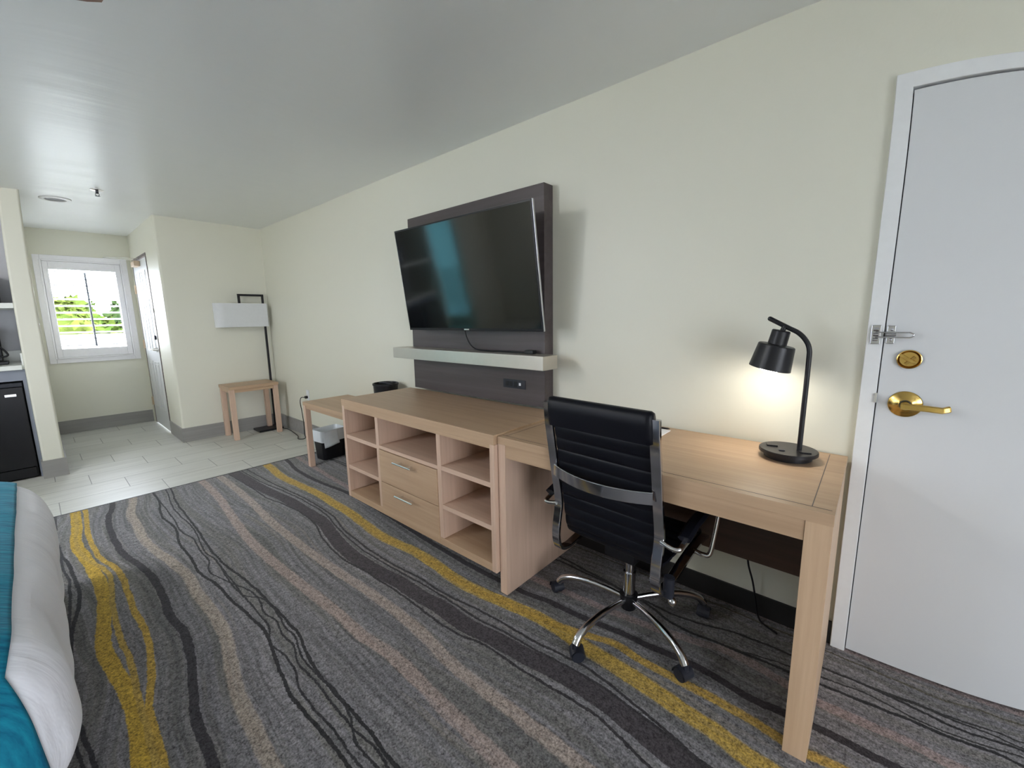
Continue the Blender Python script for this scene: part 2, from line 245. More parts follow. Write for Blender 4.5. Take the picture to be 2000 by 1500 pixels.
s1 = noi(nt, cv_.outputs[0], 1.0, 3, 0.55, 0.3)
cv2 = nd(nt, 'ShaderNodeCombineXYZ'); nt.links.new(mth(nt, 'MULTIPLY', sp.outputs[0], 1.6), cv2.inputs[0]); nt.links.new(mth(nt, 'MULTIPLY', fl, 48.0), cv2.inputs[1])
s2 = noi(nt, cv2.outputs[0], 1.0, 3, 0.6, 0.5)
base = ramp(nt, s1, [(0.25, (0.125, 0.125, 0.128)), (0.42, (0.175, 0.168, 0.161)), (0.5, (0.225, 0.217, 0.228)), (0.60, (0.182, 0.176, 0.19)), (0.74, (0.25, 0.225, 0.19))])
base = mixc(nt, mth(nt, 'MULTIPLY', mth(nt, 'SUBTRACT', s2, 0.43, clamp=True), 3.2, clamp=True), base, (0.10, 0.10, 0.102))
SP = [('p10', .020, .012, (0.37, 0.29, 0.26)), ('p9', .020, .012, (0.38, 0.31, 0.27)), ('p11', .019, .010, (0.37, 0.31, 0.26)),
      ('pnk7', .017, .008, (0.30, 0.23, 0.22)), ('p8', .015, .012, (0.26, 0.20, 0.195)), ('o8', .003, .003, (0.09, 0.085, 0.06)),
      ('yel', .028, .014, (0.47, 0.31, 0.055)), ('yelb', .014, .010, (0.44, 0.28, 0.05)), ('y14', .024, .006, (0.46, 0.30, 0.04)),
      ('y14b', .010, .005, (0.43, 0.28, 0.05)), ('y14c', .008, .005, (0.40, 0.27, 0.06)),
      ('band', .040, .003, (0.060, 0.052, 0.058)), ('bl', .0045, .002, (0.04, 0.037, 0.04)), ('ba', .0045, .002, (0.04, 0.037, 0.04)),
      ('bb', .005, .002, (0.04, 0.037, 0.04)), ('mid', .015, .003, (0.035, 0.03, 0.035)), ('d12', .0145, .003, (0.045, 0.042, 0.048)),
      ('w1', .0055, .002, (0.025, 0.025, 0.027)), ('w2', .005, .002, (0.025, 0.025, 0.027)), ('w3', .003, .002, (0.03, 0.03, 0.033)),
      ('w4', .003, .002, (0.03, 0.03, 0.033)), ('w5', .003, .002, (0.03, 0.03, 0.033)), ('d15', .007, .003, (0.03, 0.03, 0.035)),
      ('d15b', .005, .003, (0.035, 0.035, 0.04)), ('r7a', .006, .002, (0.02, 0.02, 0.022)), ('r7b', .003, .002, (0.03, 0.03, 0.03)),
      ('r7c', .005, .002, (0.02, 0.02, 0.022)), ('r7d', .003, .002, (0.025, 0.025, 0.025)), ('r7e', .003, .002, (0.025, 0.025, 0.025))]
colr = base
for k, w, s, cc in SP:
    dd = mth(nt, 'ABSOLUTE', mth(nt, 'SUBTRACT', Y, CE[k]))
    mr = nd(nt, 'ShaderNodeMapRange', interpolation_type='SMOOTHSTEP'); mr.inputs[1].default_value = w; mr.inputs[2].default_value = w+s
    mr.inputs[3].default_value = 1.0; mr.inputs[4].default_value = 0.0; nt.links.new(dd, mr.inputs[0])
    f = mr.outputs[0]
    if s > 0.007: f = mth(nt, 'MULTIPLY', f, mth(nt, 'ADD', mth(nt, 'MULTIPLY', s2, 0.9), 0.32 if k.startswith('p') else 0.45), clamp=True)
    colr = mixc(nt, f, colr, cc)
fib = noi(nt, obj_coords(nt, (1, 1, 1)), 150, 2, 0.7); fib2 = noi(nt, obj_coords(nt, (1, 1, 1)), 48, 3, 0.65)
k_ = mth(nt, 'ADD', mth(nt, 'MULTIPLY', mth(nt, 'SUBTRACT', fib, 0.5), 2.6), mth(nt, 'ADD', mth(nt, 'MULTIPLY', mth(nt, 'SUBTRACT', fib2, 0.5), 1.7), 1.0))
vm = nd(nt, 'ShaderNodeVectorMath', operation='SCALE'); nt.links.new(colr, vm.inputs[0]); nt.links.new(mth(nt, 'MAXIMUM', k_, 0.25), vm.inputs[3])
nt.links.new(vm.outputs[0], b.inputs['Base Color']); setin(b, **{'Roughness': 0.95, 'Specular IOR Level': 0.1, 'Sheen Weight': 0.15})
bump(nt, b, fib, 0.5, 0.006); M['carpet'] = m

# ------------------------------------------------------------------ mesh helpers
class B:
    def __init__(s): s.bm = bmesh.new()
    def _add(s, t):
        me = bpy.data.meshes.new('t'); t.to_mesh(me); t.free(); s.bm.from_mesh(me); bpy.data.meshes.remove(me); return s
    def box(s, x0, x1, y0, y1, z0, z1, bev=0.0, seg=2, mat=None):
        t = bmesh.new(); bmesh.ops.create_cube(t, size=1.0)
        bmesh.ops.scale(t, vec=(abs(x1-x0), abs(y1-y0), abs(z1-z0)), verts=t.verts)
        if bev > 0: bmesh.ops.bevel(t, geom=list(t.edges), offset=bev, segments=seg, affect='EDGES', profile=0.5)
        bmesh.ops.translate(t, vec=((x0+x1)/2, (y0+y1)/2, (z0+z1)/2), verts=t.verts)
        if mat is not None: bmesh.ops.transform(t, matrix=mat, verts=t.verts)
        return s._add(t)
    def cyl(s, p0, p1, r0, r1=None, n=32, caps=True, bev=0.0):
        p0, p1 = Vector(p0), Vector(p1); r1 = r0 if r1 is None else r1; d = p1-p0
        t = bmesh.new(); bmesh.ops.create_cone(t, cap_ends=caps, segments=n, radius1=r0, radius2=r1, depth=d.length)
        if bev > 0: bmesh.ops.bevel(t, geom=[e for e in t.edges if len(e.link_faces) == 2 and any(len(f.verts) > 4 for f in e.link_faces)], offset=bev, segments=2, affect='EDGES')
        q = d.normalized().to_track_quat('Z', 'Y').to_matrix().to_4x4(); q.translation = (p0+p1)/2
        bmesh.ops.transform(t, matrix=q, verts=t.verts); return s._add(t)
    def ball(s, c, r, n=16, sc=(1, 1, 1)):
        t = bmesh.new(); bmesh.ops.create_uvsphere(t, u_segments=n*2, v_segments=n, radius=r); bmesh.ops.scale(t, vec=sc, verts=t.verts)
        bmesh.ops.translate(t, vec=c, verts=t.verts); return s._add(t)
    def ring(s, pts, sect, closed=False, caps=True, upv=Vector((0, 0, 1))):
        """sweep: sect(i) -> list of (a, b) offsets across the path"""
        P_ = [Vector(p) for p in pts]; n = len(P_); bm = s.bm; rows = []
        prev = None
        for i, p in enumerate(P_):
            a = P_[(i-1) % n] if (closed or i > 0) else p; c = P_[(i+1) % n] if (closed or i < n-1) else p
            t = (c-a).normalized()
            if prev is None:
                sd = t.cross(upv)
                if sd.length < 1e-4: sd = t.cross(Vector((1, 0, 0)))
            else: sd = prev - t*prev.dot(t)
            sd.normalize(); prev = sd; w = sd.cross(t)
            rows.append([bm.verts.new(p+sd*u+w*v) for u, v in sect(i)])
        m_ = len(rows[0])
        for i in range(n if closed else n-1):
            r0, r1 = rows[i], rows[(i+1) % n]
            for j in range(m_): bm.faces.new((r0[j], r0[(j+1) % m_], r1[(j+1) % m_], r1[j]))
        if caps and not closed:
            bm.faces.new(list(reversed(rows[0]))); bm.faces.new(rows[-1])
        return s
    def tube(s, pts, r, n=12, closed=False, smooth=0):
        if smooth: pts = spline(pts, smooth, closed)
        f = (lambda i: [(r*cos(2*pi*k/n), r*sin(2*pi*k/n)) for k in range(n)]) if not callable(r) else (lambda i: [(r(i/(len(pts)-1))*cos(2*pi*k/n), r(i/(len(pts)-1))*sin(2*pi*k/n)) for k in range(n)])
        return s.ring(pts, f, closed)
    def bar(s, pts, w, h, smooth=0, upv=Vector((0, 0, 1)), r=0.002):
        if smooth: pts = spline(pts, smooth)
        a, b_ = w/2, h/2
        q = [(-a+r, -b_), (a-r, -b_), (a, -b_+r), (a, b_-r), (a-r, b_), (-a+r, b_), (-a, b_-r), (-a, -b_+r)]
        return s.ring(pts, lambda i: q, upv=upv)
    def grid(s, f, nu, nv, closeu=False):
        bm = s.bm; g = [[bm.verts.new(f(i/nu, j/nv)) for j in range(nv+1)] for i in range(nu+(0 if closeu else 1))]
        for i in range(nu):
            for j in range(nv):
                a, b_ = g[i], g[(i+1) % len(g)]; bm.faces.new((a[j], b_[j], b_[j+1], a[j+1]))
        return s
    def prism(s, poly, z0, z1):
        bm = s.bm; a = [bm.verts.new((x, y, z0)) for x, y in poly]; b_ = [bm.verts.new((x, y, z1)) for x, y in poly]; n = len(poly)
        bm.faces.new(list(reversed(a))); bm.faces.new(b_)
        for i in range(n): bm.faces.new((a[i], a[(i+1) % n], b_[(i+1) % n], b_[i]))
        return s
def spline(pts, k, closed=False):
    P_ = [Vector(p) for p in pts]; n = len(P_); out = []
    rng = range(n if closed else n-1)
    for i in rng:
        p0 = P_[(i-1) % n] if (closed or i > 0) else P_[0]*2-P_[1]; p1 = P_[i]; p2 = P_[(i+1) % n]
        p3 = P_[(i+2) % n] if (closed or i+2 < n) else P_[-1]*2-P_[-2]
        for j in range(k):
            t = j/k; out.append(0.5*((2*p1)+(p2-p0)*t+(2*p0-5*p1+4*p2-p3)*t*t+(3*p1-p0-3*p2+p3)*t**3))
    if not closed: out.append(P_[-1])
    return out

MW = {}
def thing(name, label, cat, loc=(0, 0, 0), rz=0.0, group=None):
    o = bpy.data.objects.new(name, None); COL.objects.link(o); o.empty_display_size = 0.05
    o.location = loc; o.rotation_euler = (0, 0, rz); o['label'] = label; o['category'] = cat
    if group: o['group'] = group
    MW[o.name] = Matrix.Translation(loc) @ Matrix.Rotation(rz, 4, 'Z'); return o
def obj(name, b, mat, parent=None, local=False, smooth=True, angle=38, label=None):
    """one mesh object; geometry is given in room coordinates unless local"""
    bm = b.bm; bmesh.ops.recalc_face_normals(bm, faces=bm.faces)
    me = bpy.data.meshes.new(name)
    if parent is not None and not local: bmesh.ops.transform(bm, matrix=MW[parent.name].inverted(), verts=bm.verts)
    if smooth:
        for f in bm.faces: f.smooth = True
        for e in bm.edges:
            if len(e.link_faces) == 2 and e.calc_face_angle(0) > radians(angle): e.smooth = False
    bm.to_mesh(me); bm.free()
    for mt in (mat if isinstance(mat, list) else [mat]): me.materials.append(mt)
    o = bpy.data.objects.new(name, me); COL.objects.link(o)
    if smooth and len(me.polygons) < 12000 and angle < 45:
        wnm = o.modifiers.new('wn', 'WEIGHTED_NORMAL'); wnm.keep_sharp = True; wnm.weight = 100
    if parent is not None:
        o.parent = parent; MW[o.name] = MW[parent.name]
    else: MW[o.name] = Matrix()
    if label: o['label'] = label
    return o
def tag(o, label, cat, group=None, kind=None):
    o['label'] = label; o['category'] = cat
    if group: o['group'] = group
    if kind: o['kind'] = kind
    return o
def struct(name, b, mat, parent=None, **kw):
    o = obj(name, b, mat, parent, **kw)
    if parent is None: o['kind'] = 'structure'
    return o
def bx(*a, **k): return B().box(*a, **k)

# ------------------------------------------------------------------ room shell
struct('floor', B().box(XW-0.13, XT, YB, 0.05, -0.10, 0.0), M['tile'], smooth=False)
struct('trim_1', B().box(XT-0.004, XT+0.010, YB, 0, -0.02, 0.004, 0.002), M['rubberbase'])
struct('floor_carpet', B().box(XT+0.002, XR, YB, 0.05, -0.10, 0.002), M['carpet'], smooth=False).name = 'floor_carpet'
struct('ceiling', B().box(XW-0.3, XR+0.1, YB-0.1, 0.1, ZH, ZH+0.1), M['ceil'], smooth=False)
# TV wall with the connecting door opening
DX0, DX1, DZ = -0.027, 0.985, 2.113
w = B(); w.box(XL-0.1, DX0, 0, 0.14, 0, ZH); w.box(DX1, XR+0.1, 0, 0.14, 0, ZH); w.box(DX0, DX1, 0, 0.14, DZ, ZH)
struct('wall_back', w, M['wall'], smooth=False)
# wall behind the floor lamp and its return beside the entrance (rounded outer corner), with the entry door opening
EX0, EX1, EZ = -7.31, -6.385, 2.13
rr = 0.022
poly = [(XL, 0.05), (XL, YC+rr)] + [(XL-rr+rr*cos(a), YC+rr+rr*sin(a)) for a in [-radians(15*k) for k in range(1, 6)]] + [(XL-rr, YC), (EX1, YC), (EX1, YC+0.14), (XL-0.14, YC+0.14), (XL-0.14, 0.05)]
w = B().prism(poly, 0, ZH); struct('wall_lamp_side', w, M['wall'])
w = B(); w.box(XW-0.1, EX0, YC, YC+0.14, 0, ZH); w.box(EX0, EX1, YC, YC+0.14, EZ, ZH)
struct('wall_entry_side', w, M['wall'], smooth=False)
# hall end wall with the shuttered window
WY0, WY1, WZ0, WZ1 = -1.80, -1.15, 0.99, 2.02
w = B(); w.box(XW-0.12, XW, K0-0.1, WY0, 0, ZH); w.box(XW-0.12, XW, WY1, YC, 0, ZH); w.box(XW-0.12, XW, WY0, WY1, 0, WZ0); w.box(XW-0.12, XW, WY0, WY1, WZ1, ZH)
struct('wall_hall_end', w, M['wall'], smooth=False)
# wing wall between hall and kitchenette
w = B(); t = 0.018
poly = [(XW, K0), (XK-t, K0)] + [(XK-t+t*sin(a), K0+t-t*cos(a)) for a in [radians(18*k) for k in range(1, 5)]] + [(XK, K0+t), (XK, K1-t)] + [(XK-t+t*cos(a), K1-t+t*sin(a)) for a in [radians(18*k) for k in range(1, 5)]] + [(XK-t, K1), (XW, K1)]
struct('wall_kitchen_wing', B().prism(poly, 0, ZH), M['wall'])
struct('wall_niche_back', B().box(XN-0.1, XN, -3.0, K0, 0, ZH), M['niche'], smooth=False)
w = B(); w.box(XW-0.3, BX_0, YB-0.1, YB, 0, ZH); w.box(BX_1, FX0, YB-0.1, YB, 0, ZH); w.box(BX_0, BX_1, YB-0.1, YB, 0, BZ_0); w.box(BX_0, BX_1, YB-0.1, YB, BZ_1, ZH); w.box(FX1, XR+0.1, YB-0.1, YB, 0, ZH); w.box(FX0, FX1, YB-0.1, YB, 0, FZ0); w.box(FX0, FX1, YB-0.1, YB, FZ1, ZH)
struct('wall_front', w, M['wall'], smooth=False)
wf = thing('window_2', 'unseen white framed window added behind the bed to light the room', 'window', ((FX0+FX1)/2, YB, FZ0)); wf['kind'] = 'structure'  # unseen window, put in as extra daylight on the television wall
w = B(); w.box(FX0, FX0+0.05, YB-0.09, YB+0.01, FZ0, FZ1, 0.003); w.box(FX1-0.05, FX1, YB-0.09, YB+0.01, FZ0, FZ1, 0.003); w.box(FX0+0.05, FX1-0.05, YB-0.09, YB+0.01, FZ0, FZ0+0.05, 0.003); w.box(FX0+0.05, FX1-0.05, YB-0.09, YB+0.01, FZ1-0.05, FZ1, 0.003)
obj('window_frame', w, M['white'], wf); obj('glass_pane', B().box(FX0+0.05, FX1-0.05, YB-0.055, YB-0.05, FZ0+0.05, FZ1-0.05), M['glass_front'], wf)
# side wall with the bathroom doorway, and the bathroom behind it
w = B(); w.box(XK-0.10, XK, -3.05, -3.0, 0, ZH); w.box(XK-0.10, XK, YB, -3.65, 0, ZH); w.box(XK-0.10, XK, -3.65, -3.05, 2.05, ZH); w.box(-7.5, XK-0.1, -3.05, -3.0, 0, ZH)
struct('wall_left', w, M['wall'], smooth=False)
w = B(); w.box(-7.55, -7.45, YB, -3.0, 0, ZH)
struct('wall_bathroom', w, M['wall'], smooth=False)
wg = thing('window_3', 'frosted green bathroom window seen only as a reflection', 'window', (-6.6, YB, BZ_0)); wg['kind'] = 'structure'
obj('glass_pane', B().box(BX_0, BX_1, YB-0.055, YB-0.05, BZ_0, BZ_1), M['glass_bath'], wg)
obj('window_frame', B().box(BX_0, BX_0+0.04, YB-0.08, YB+0.01, BZ_0, BZ_1, 0.003).box(BX_1-0.04, BX_1, YB-0.08, YB+0.01, BZ_0, BZ_1, 0.003), M['white'], wg)
PY0, PY1, PZ, PS = -3.75, -1.50, 2.12, 0.06
w = B(); w.box(XR, XR+0.12, YB, PY0, 0, ZH); w.box(XR, XR+0.12, PY1, 0, 0, ZH); w.box(XR, XR+0.12, PY0, PY1, PZ, ZH)
w.box(XR, XR+0.12, PY0, PY1, 0, PS)
struct('wall_right', w, M['wall'], smooth=False)
# patio door added behind the camera to light the room: frame and two panes
pd = thing('window_4', 'unseen wide white framed window added in the right wall for daylight', 'window', (XR, (PY0+PY1)/2, 0)); pd['kind'] = 'structure'
w = B()
for y in (PY0, -2.65, PY1-0.05): w.box(XR+0.02, XR+0.09, y, y+0.05, PS, PZ, 0.004)
for z in (PS, PZ-0.05): w.box(XR+0.02, XR+0.09, PY0, PY1, z, z+0.05, 0.004)
obj('window_frame', w, M['white'], pd); obj('glass_pane', B().box(XR+0.05, XR+0.055, PY0+0.05, PY1-0.05, PS+0.05, PZ-0.05), M['glass_patio'], pd)
# baseboards
hb = 0.159
struct('baseboard_lamp_side', B().box(XL-0.02, XL+0.012, YC-0.012, -0.0, 0, hb, 0.002), M['tilebase'])
struct('baseboard_back', B().box(XL+0.0125, XT, -0.012, 0.001, 0, hb, 0.002), M['tilebase'])
struct('baseboard_entry_side', B().box(EX1+0.005, XL-0.0205, YC-0.012, YC+0.02, 0, hb, 0.002), M['tilebase'])
struct('baseboard_hall_end', B().box(XW, XW+0.012, K1+0.012, YC-0.013, 0, hb, 0.002), M['tilebase'])
w = B(); w.box(XK, XK+0.012, K0-0.012, K1+0.012, 0, hb, 0.002); w.box(XW+0.013, XK-0.0005, K1, K1+0.012, 0, hb, 0.002); w.box(XK-0.09, XK-0.0005, K0-0.012, K0, 0, hb, 0.002)
struct('baseboard_kitchen_wing', w, M['tilebase'])
w = B(); w.box(XT+0.012, DX0-0.002, -0.010, 0.001, 0.002, 0.10, 0.002); struct('baseboard_carpet_side', w, M['rubberbase'])

# ------------------------------------------------------------------ connecting door on the right
d1 = thing('door_1', 'flat pale grey connecting door with brass lever, right of the desk', 'door', (0.47, 0, 0)); d1['kind'] = 'structure'
w = B()
cw = 0.046
w.box(DX0, DX0+cw, -0.018, 0.10, 0, DZ, 0.004); w.box(DX1-cw, DX1, -0.018, 0.10, 0, DZ, 0.004); w.box(DX0+cw-0.004, DX1-cw+0.004, -0.018, 0.10, DZ-cw-0.004, DZ, 0.004)
obj('door_frame', w, M['white'], d1, label='white painted metal door frame')
obj('door_slab', B().box(DX0+cw+0.0028, DX1-cw-0.003, -0.010, 0.034, 0.012, 2.0565, 0.0015), M['door'], d1)
w = B().box(DX0+cw-0.001, DX1-cw+0.001, 0.036, 0.05, 0.0, DZ-cw, 0); obj('door_stop', w, M['frame_dark'], d1)
# lever
w = B(); cx, cz = 0.097, 1.022
prof = [(0.0455, -0.0102), (0.0455, -0.013), (0.043, -0.016), (0.030, -0.021), (0.020, -0.024), (0.0165, -0.028)]
def lathe(prof, cx, cz, n=48):
    w = B(); w.grid(lambda u, v: Vector((cx+pr(prof, v)[0]*cos(2*pi*u), pr(prof, v)[1], cz+pr(prof, v)[0]*sin(2*pi*u))), n, len(prof)-1, True); return w
def pr(prof, v):
    i = min(int(round(v*(len(prof)-1))), len(prof)-1); return prof[i]
lv = obj('rose_plate', lathe(prof, cx, cz), M['brass'], d1, label='round polished brass rose')
w = B().cyl((cx, -0.024, cz), (cx, -0.062, cz), 0.0135, bev=0.003); w.bar([(cx-0.012, -0.062, cz), (cx+0.05, -0.062, cz-0.001), (cx+0.088, -0.062, cz-0.003), (cx+0.106, -0.050, cz+0.002)], 0.021, 0.012, upv=Vector((0, 1, 0)), r=0.004)
obj('lever_handle', w, M['brass'], lv, label='polished brass lever')
w = lathe([(0.0325, -0.0102), (0.0325, -0.0185), (0.0300, -0.0195), (0.0285, -0.018), (0.0245, -0.0112), (0.001, -0.0105)], 0.092, 1.180)
db = obj('deadbolt_plate', w, M['brass'], d1, label='small round brass deadbolt plate')
w = B(); w.bar([(0.068, -0.021, 1.195), (0.088, -0.027, 1.180), (0.108, -0.023, 1.168)], 0.010, 0.008, upv=Vector((0, 1, 0)), r=0.002); w.bar([(0.084, -0.019, 1.163), (0.106, -0.022, 1.188)], 0.008, 0.006, upv=Vector((0, 1, 0)), r=0.001); w.cyl((0.089, -0.0105, 1.180), (0.089, -0.020, 1.180), 0.006)
obj('thumb_turn', w, M['brass'], db)
# swing bar latch
w = B(); zc = 1.264
w.box(-0.016, 0.010, -0.0225, -0.018, zc-0.034, zc+0.034, 0.002)
for z in (zc-0.018, zc, zc+0.018): w.cyl((-0.010, -0.029, z), (0.004, -0.029, z), 0.0062, n=16)
la = obj('latch_plate', w, M['chrome'], d1, label='chrome latch plate on the door frame')
w = B().box(0.026, 0.048, -0.0145, -0.0100, zc-0.032, zc+0.032, 0.002); w.ball((0.038, -0.017, zc+0.018), 0.005, 8); w.ball((0.038, -0.017, zc-0.018), 0.005, 8); w.cyl((0.024, -0.024, zc), (0.050, -0.024, zc), 0.006, n=16)
obj('latch_catch', w, M['chrome'], d1, label='chrome latch catch on the door')
w = B().tube([(-0.004, -0.031, zc+0.0085), (0.085, -0.031, zc+0.0085), (0.094, -0.031, zc+0.004), (0.094, -0.031, zc-0.004), (0.085, -0.031, zc-0.0085), (-0.004, -0.031, zc-0.0085)], 0.0026, 10)
obj('swing_bar', w, M['chrome'], la)
obj('strike_lip', B().box(0.0135, 0.0215, -0.0235, -0.0181, 1.02, 1.055, 0.001), M['satin'], d1)

# ------------------------------------------------------------------ entry door in the hall
d2 = thing('door_2', 'white panelled entry door beside the shuttered window', 'door', ((EX0+EX1)/2, YC, 0)); d2['kind'] = 'structure'
w = B(); w.box(EX0, EX0+0.03, YC-0.006, YC+0.10, 0, EZ, 0.002); w.box(EX1-0.03, EX1, YC-0.006, YC+0.10, 0, EZ, 0.002); w.box(EX0, EX1, YC-0.006, YC+0.10, EZ-0.03, EZ, 0.002)
obj('door_frame', w, M['frame_dark'], d2, label='dark brown door frame')
sx0, sx1, sz1 = EX0+0.036, EX1-0.036, 2.085
w = B().box(sx0, sx1, YC-0.004, YC+0.036, 0.012, sz1, 0.002)
pw = (sx1-sx0-0.34)/2
for px in (sx0+0.12, sx1-0.12-pw):
    for z0, z1 in ((0.24, 0.86), (0.98, 1.62), (1.72, 1.95)):
        for a in (0, 0.035): w.box(px+a, px+pw-a, YC-0.0085+(0.002 if a else 0), YC-0.003, z0+a, z0+a+0.012, 0.002); w.box(px+a, px+pw-a, YC-0.0085, YC-0.003, z1-a-0.012, z1-a, 0.002); w.box(px+a, px+a+0.012, YC-0.0085, YC-0.003, z0+a, z1-a, 0.002); w.box(px+pw-a-0.012, px+pw-a, YC-0.0085, YC-0.003, z0+a, z1-a, 0.002)
obj('door_slab', w, M['door'], d2)
for z in (0.30, 1.06, 1.76):
    w = B().box(EX0+0.004, EX0+0.058, YC-0.012, YC-0.0061, z-0.055, z+0.055, 0.001); w.cyl((EX0+0.033, YC-0.016, z-0.055), (EX0+0.033, YC-0.016, z+0.055), 0.007, n=12)
    obj('hinge', w, M['tan'], d2, label='tan hinge')
w = B().box(sx0+0.28, sx0+0.50, YC-0.062, YC-0.0045, 2.012, 2.072, 0.006); c_ = obj('door_closer', w, M['tan'], d2, label='tan door closer body')
w = B().bar([(sx0+0.40, YC-0.05, 2.085), (-6.84, -1.33, 2.085), ], 0.02, 0.006); w.bar([(-6.84, -1.325, 2.092), (-6.86, -1.02, 2.108)], 0.018, 0.006); obj('closer_arm', w, M['satin'], c_)
w = B().cyl((sx1-0.06, YC-0.0045, 1.16), (sx1-0.06, YC-0.022, 1.16), 0.026, n=24, bev=0.002); obj('deadbolt_plate', w, M['charcoal'], d2)
w = B().cyl((sx1-0.06, YC-0.0045, 1.02), (sx1-0.06, YC-0.05, 1.02), 0.024, 0.014, n=24); w.bar([(sx1-0.05, YC-0.052, 1.02), (sx1-0.17, YC-0.052, 1.015)], 0.014, 0.016, upv=Vector((0, 1, 0))); obj('lever_handle', w, M['satin'], d2)
w = B().box(sx1-0.02, sx1+0.05, YC-0.014, YC-0.0062, 1.46, 1.50, 0.002); obj('swing_latch', w, M['satin'], d2)

# ------------------------------------------------------------------ window with plantation shutter
wn_ = thing('window_1', 'white plantation shutter window at the end of the hall', 'window', (XW, -1.474, 0.864)); wn_['kind'] = 'structure'
cy0, cy1, cz0, cz1 = -1.886, -1.060, 0.864, 2.141; iy0, iy1, iz0, iz1 = -1.765, -1.183, 1.036, 1.977
def frame(x0, x1, a0, a1, b0, b1, wd, bev=0.004):
    w = B(); w.box(x0, x1, a0, a0+wd, b0, b1, bev); w.box(x0, x1, a1-wd, a1, b0, b1, bev); w.box(x0, x1, a0+wd, a1-wd, b0, b0+wd, bev); w.box(x0, x1, a0+wd, a1-wd, b1-wd, b1, bev); return w
obj('casing', frame(XW-0.002, XW+0.022, cy0, cy1, cz0, cz1, 0.060), M['shutter'], wn_)
obj('casing_bead', frame(XW+0.0, XW+0.036, cy0+0.052, cy1-0.052, cz0+0.052, cz1-0.052, 0.018, 0.005), M['shutter'], wn_)
w = B(); w.box(XW-0.004, XW+0.026, cy0+0.072, iy0, cz0+0.072, cz1-0.072, 0.003); w.box(XW-0.004, XW+0.026, iy1, cy1-0.072, cz0+0.072, cz1-0.072, 0.003)
w.box(XW-0.004, XW+0.026, iy0, iy1, cz0+0.072, iz0, 0.003); w.box(XW-0.004, XW+0.026, iy0, iy1, iz1, cz1-0.072, 0.003)
obj('shutter_frame', w, M['shutter'], wn_)
for k in range(12):
    z = iz0+0.035+k*(iz1-iz0-0.06)/11
    mt = Matrix.Translation((XW+0.008, 0, z)) @ Matrix.Rotation(radians(-9), 4, 'Y')
    obj('louver', B().box(-0.031, 0.031, iy0+0.002, iy1-0.002, -0.005, 0.005, 0.004, mat=mt), M['shutter'], wn_)
obj('tilt_rod', B().box(XW+0.040, XW+0.052, -1.472, -1.454, iz0+0.02, iz1-0.03, 0.002), M['cabgrey'], wn_)  # white rod coloured grey to stand in for its backlit darkness
obj('glass_pane', B().box(XW-0.09, XW-0.085, WY0, WY1, WZ0, WZ1), M['glass'], wn_)
w = frame(XW-0.105, XW-0.07, WY0, WY1, WZ0, WZ1, 0.03); obj('sash_frame', w, M['white'], wn_)

# ------------------------------------------------------------------ outside the hall window
pw_ = obj('parapet', B().box(-9.3, -9.0, -6, 4, 0.0, 1.17, 0.02), M['parapet']); tag(pw_, 'white walkway parapet outside the shuttered window', 'parapet')
g_ = struct('ground', B().box(-60, 40, -40, 40, -3.2, -3.0), M['ground'], smooth=False)
g2 = struct('walkway', B().box(-9.3, XW-0.12, -6, 4, -0.2, -0.02), M['parapet'], smooth=False)
g3 = struct('patio', B().box(XR+0.12, XR+3, YB, 0.5, -0.2, -0.02), M['ground'], smooth=False)
def tree(name, x, y, h, rad, mat, label, n=2600):
    t = thing(name, label, 'tree', (x, y, -3.0), group=None); rnd = random.Random(int(abs(x*31+y*17)*10))
    w = B()
    blobs = []
    for k in range(16):
        a = rnd.random()*2*pi; q = rad*0.62*math.sqrt(rnd.random()); blobs.append((x+q*cos(a), y+q*sin(a), h-rad*0.45-rnd.random()*rad*1.1, rad*(0.35+0.2*rnd.random())))
    blobs.append((x, y, h-rad*0.5, rad*0.5))
    for c0 in blobs:
        t_ = bmesh.new(); bmesh.ops.create_icosphere(t_, subdivisions=3, radius=c0[3]*0.86)
        for v in t_.verts: v.co = v.co*(1+0.22*noise.noise(v.co*3.1+Vector((c0[0], c0[1], 0))))+Vector(c0[:3])
        w._add(t_)
    for k in range(n):
        bxx = blobs[k % len(blobs)]; d = Vector((rnd.gauss(0, 1), rnd.gauss(0, 1), rnd.gauss(0, 1))).normalized()*bxx[3]*(0.75+0.3*rnd.random())
        c = Vector(bxx[:3])+d; u = Vector((rnd.gauss(0, 1), rnd.gauss(0, 1), rnd.gauss(0, 1))).normalized(); v = u.cross(d).normalized(); s_ = 0.10+0.08*rnd.random()
        vs = [w.bm.verts.new(c+u*s_), w.bm.verts.new(c+v*s_*0.5), w.bm.verts.new(c-u*s_), w.bm.verts.new(c-v*s_*0.5)]; w.bm.faces.new(vs)
    obj('foliage', w, mat, t, smooth=False)
    w = B().tube([(x, y, -3.0), (x+0.1, y, -1.5), (x, y+0.1, h-rad*1.2), (x, y, h-rad*0.6)], lambda t_: 0.16-0.10*t_, 10, smooth=0)
    for k in range(5):
        a = k*2*pi/5; w.tube([(x, y, h-rad*1.6), (x+0.35*rad*cos(a), y+0.35*rad*sin(a), h-rad*1.1), (x+0.6*rad*cos(a), y+0.6*rad*sin(a), h-rad*0.5)], 0.05, 8)
    obj('trunk', w, M['bark'], t); return t
tree('leafy_tree', -15.2, -1.95, 2.2, 1.45, M['leafy'], 'yellow-green leafy tree seen through the left half of the shutter', 3200)
tree('shade_tree', -18.5, 0.35, 2.15, 1.7, M['leafd'], 'dark green tree seen through the right half of the shutter', 3200)
tree('garden_tree', -12.2, -0.75, 1.35, 0.95, M['leafy'], 'low yellow-green tree nearest the white parapet', 3000)
tree('background_tree', -20.5, -2.2, 2.6, 2.0, M['leafy'], 'tall pale tree behind the others at the left of the shutter', 2600)
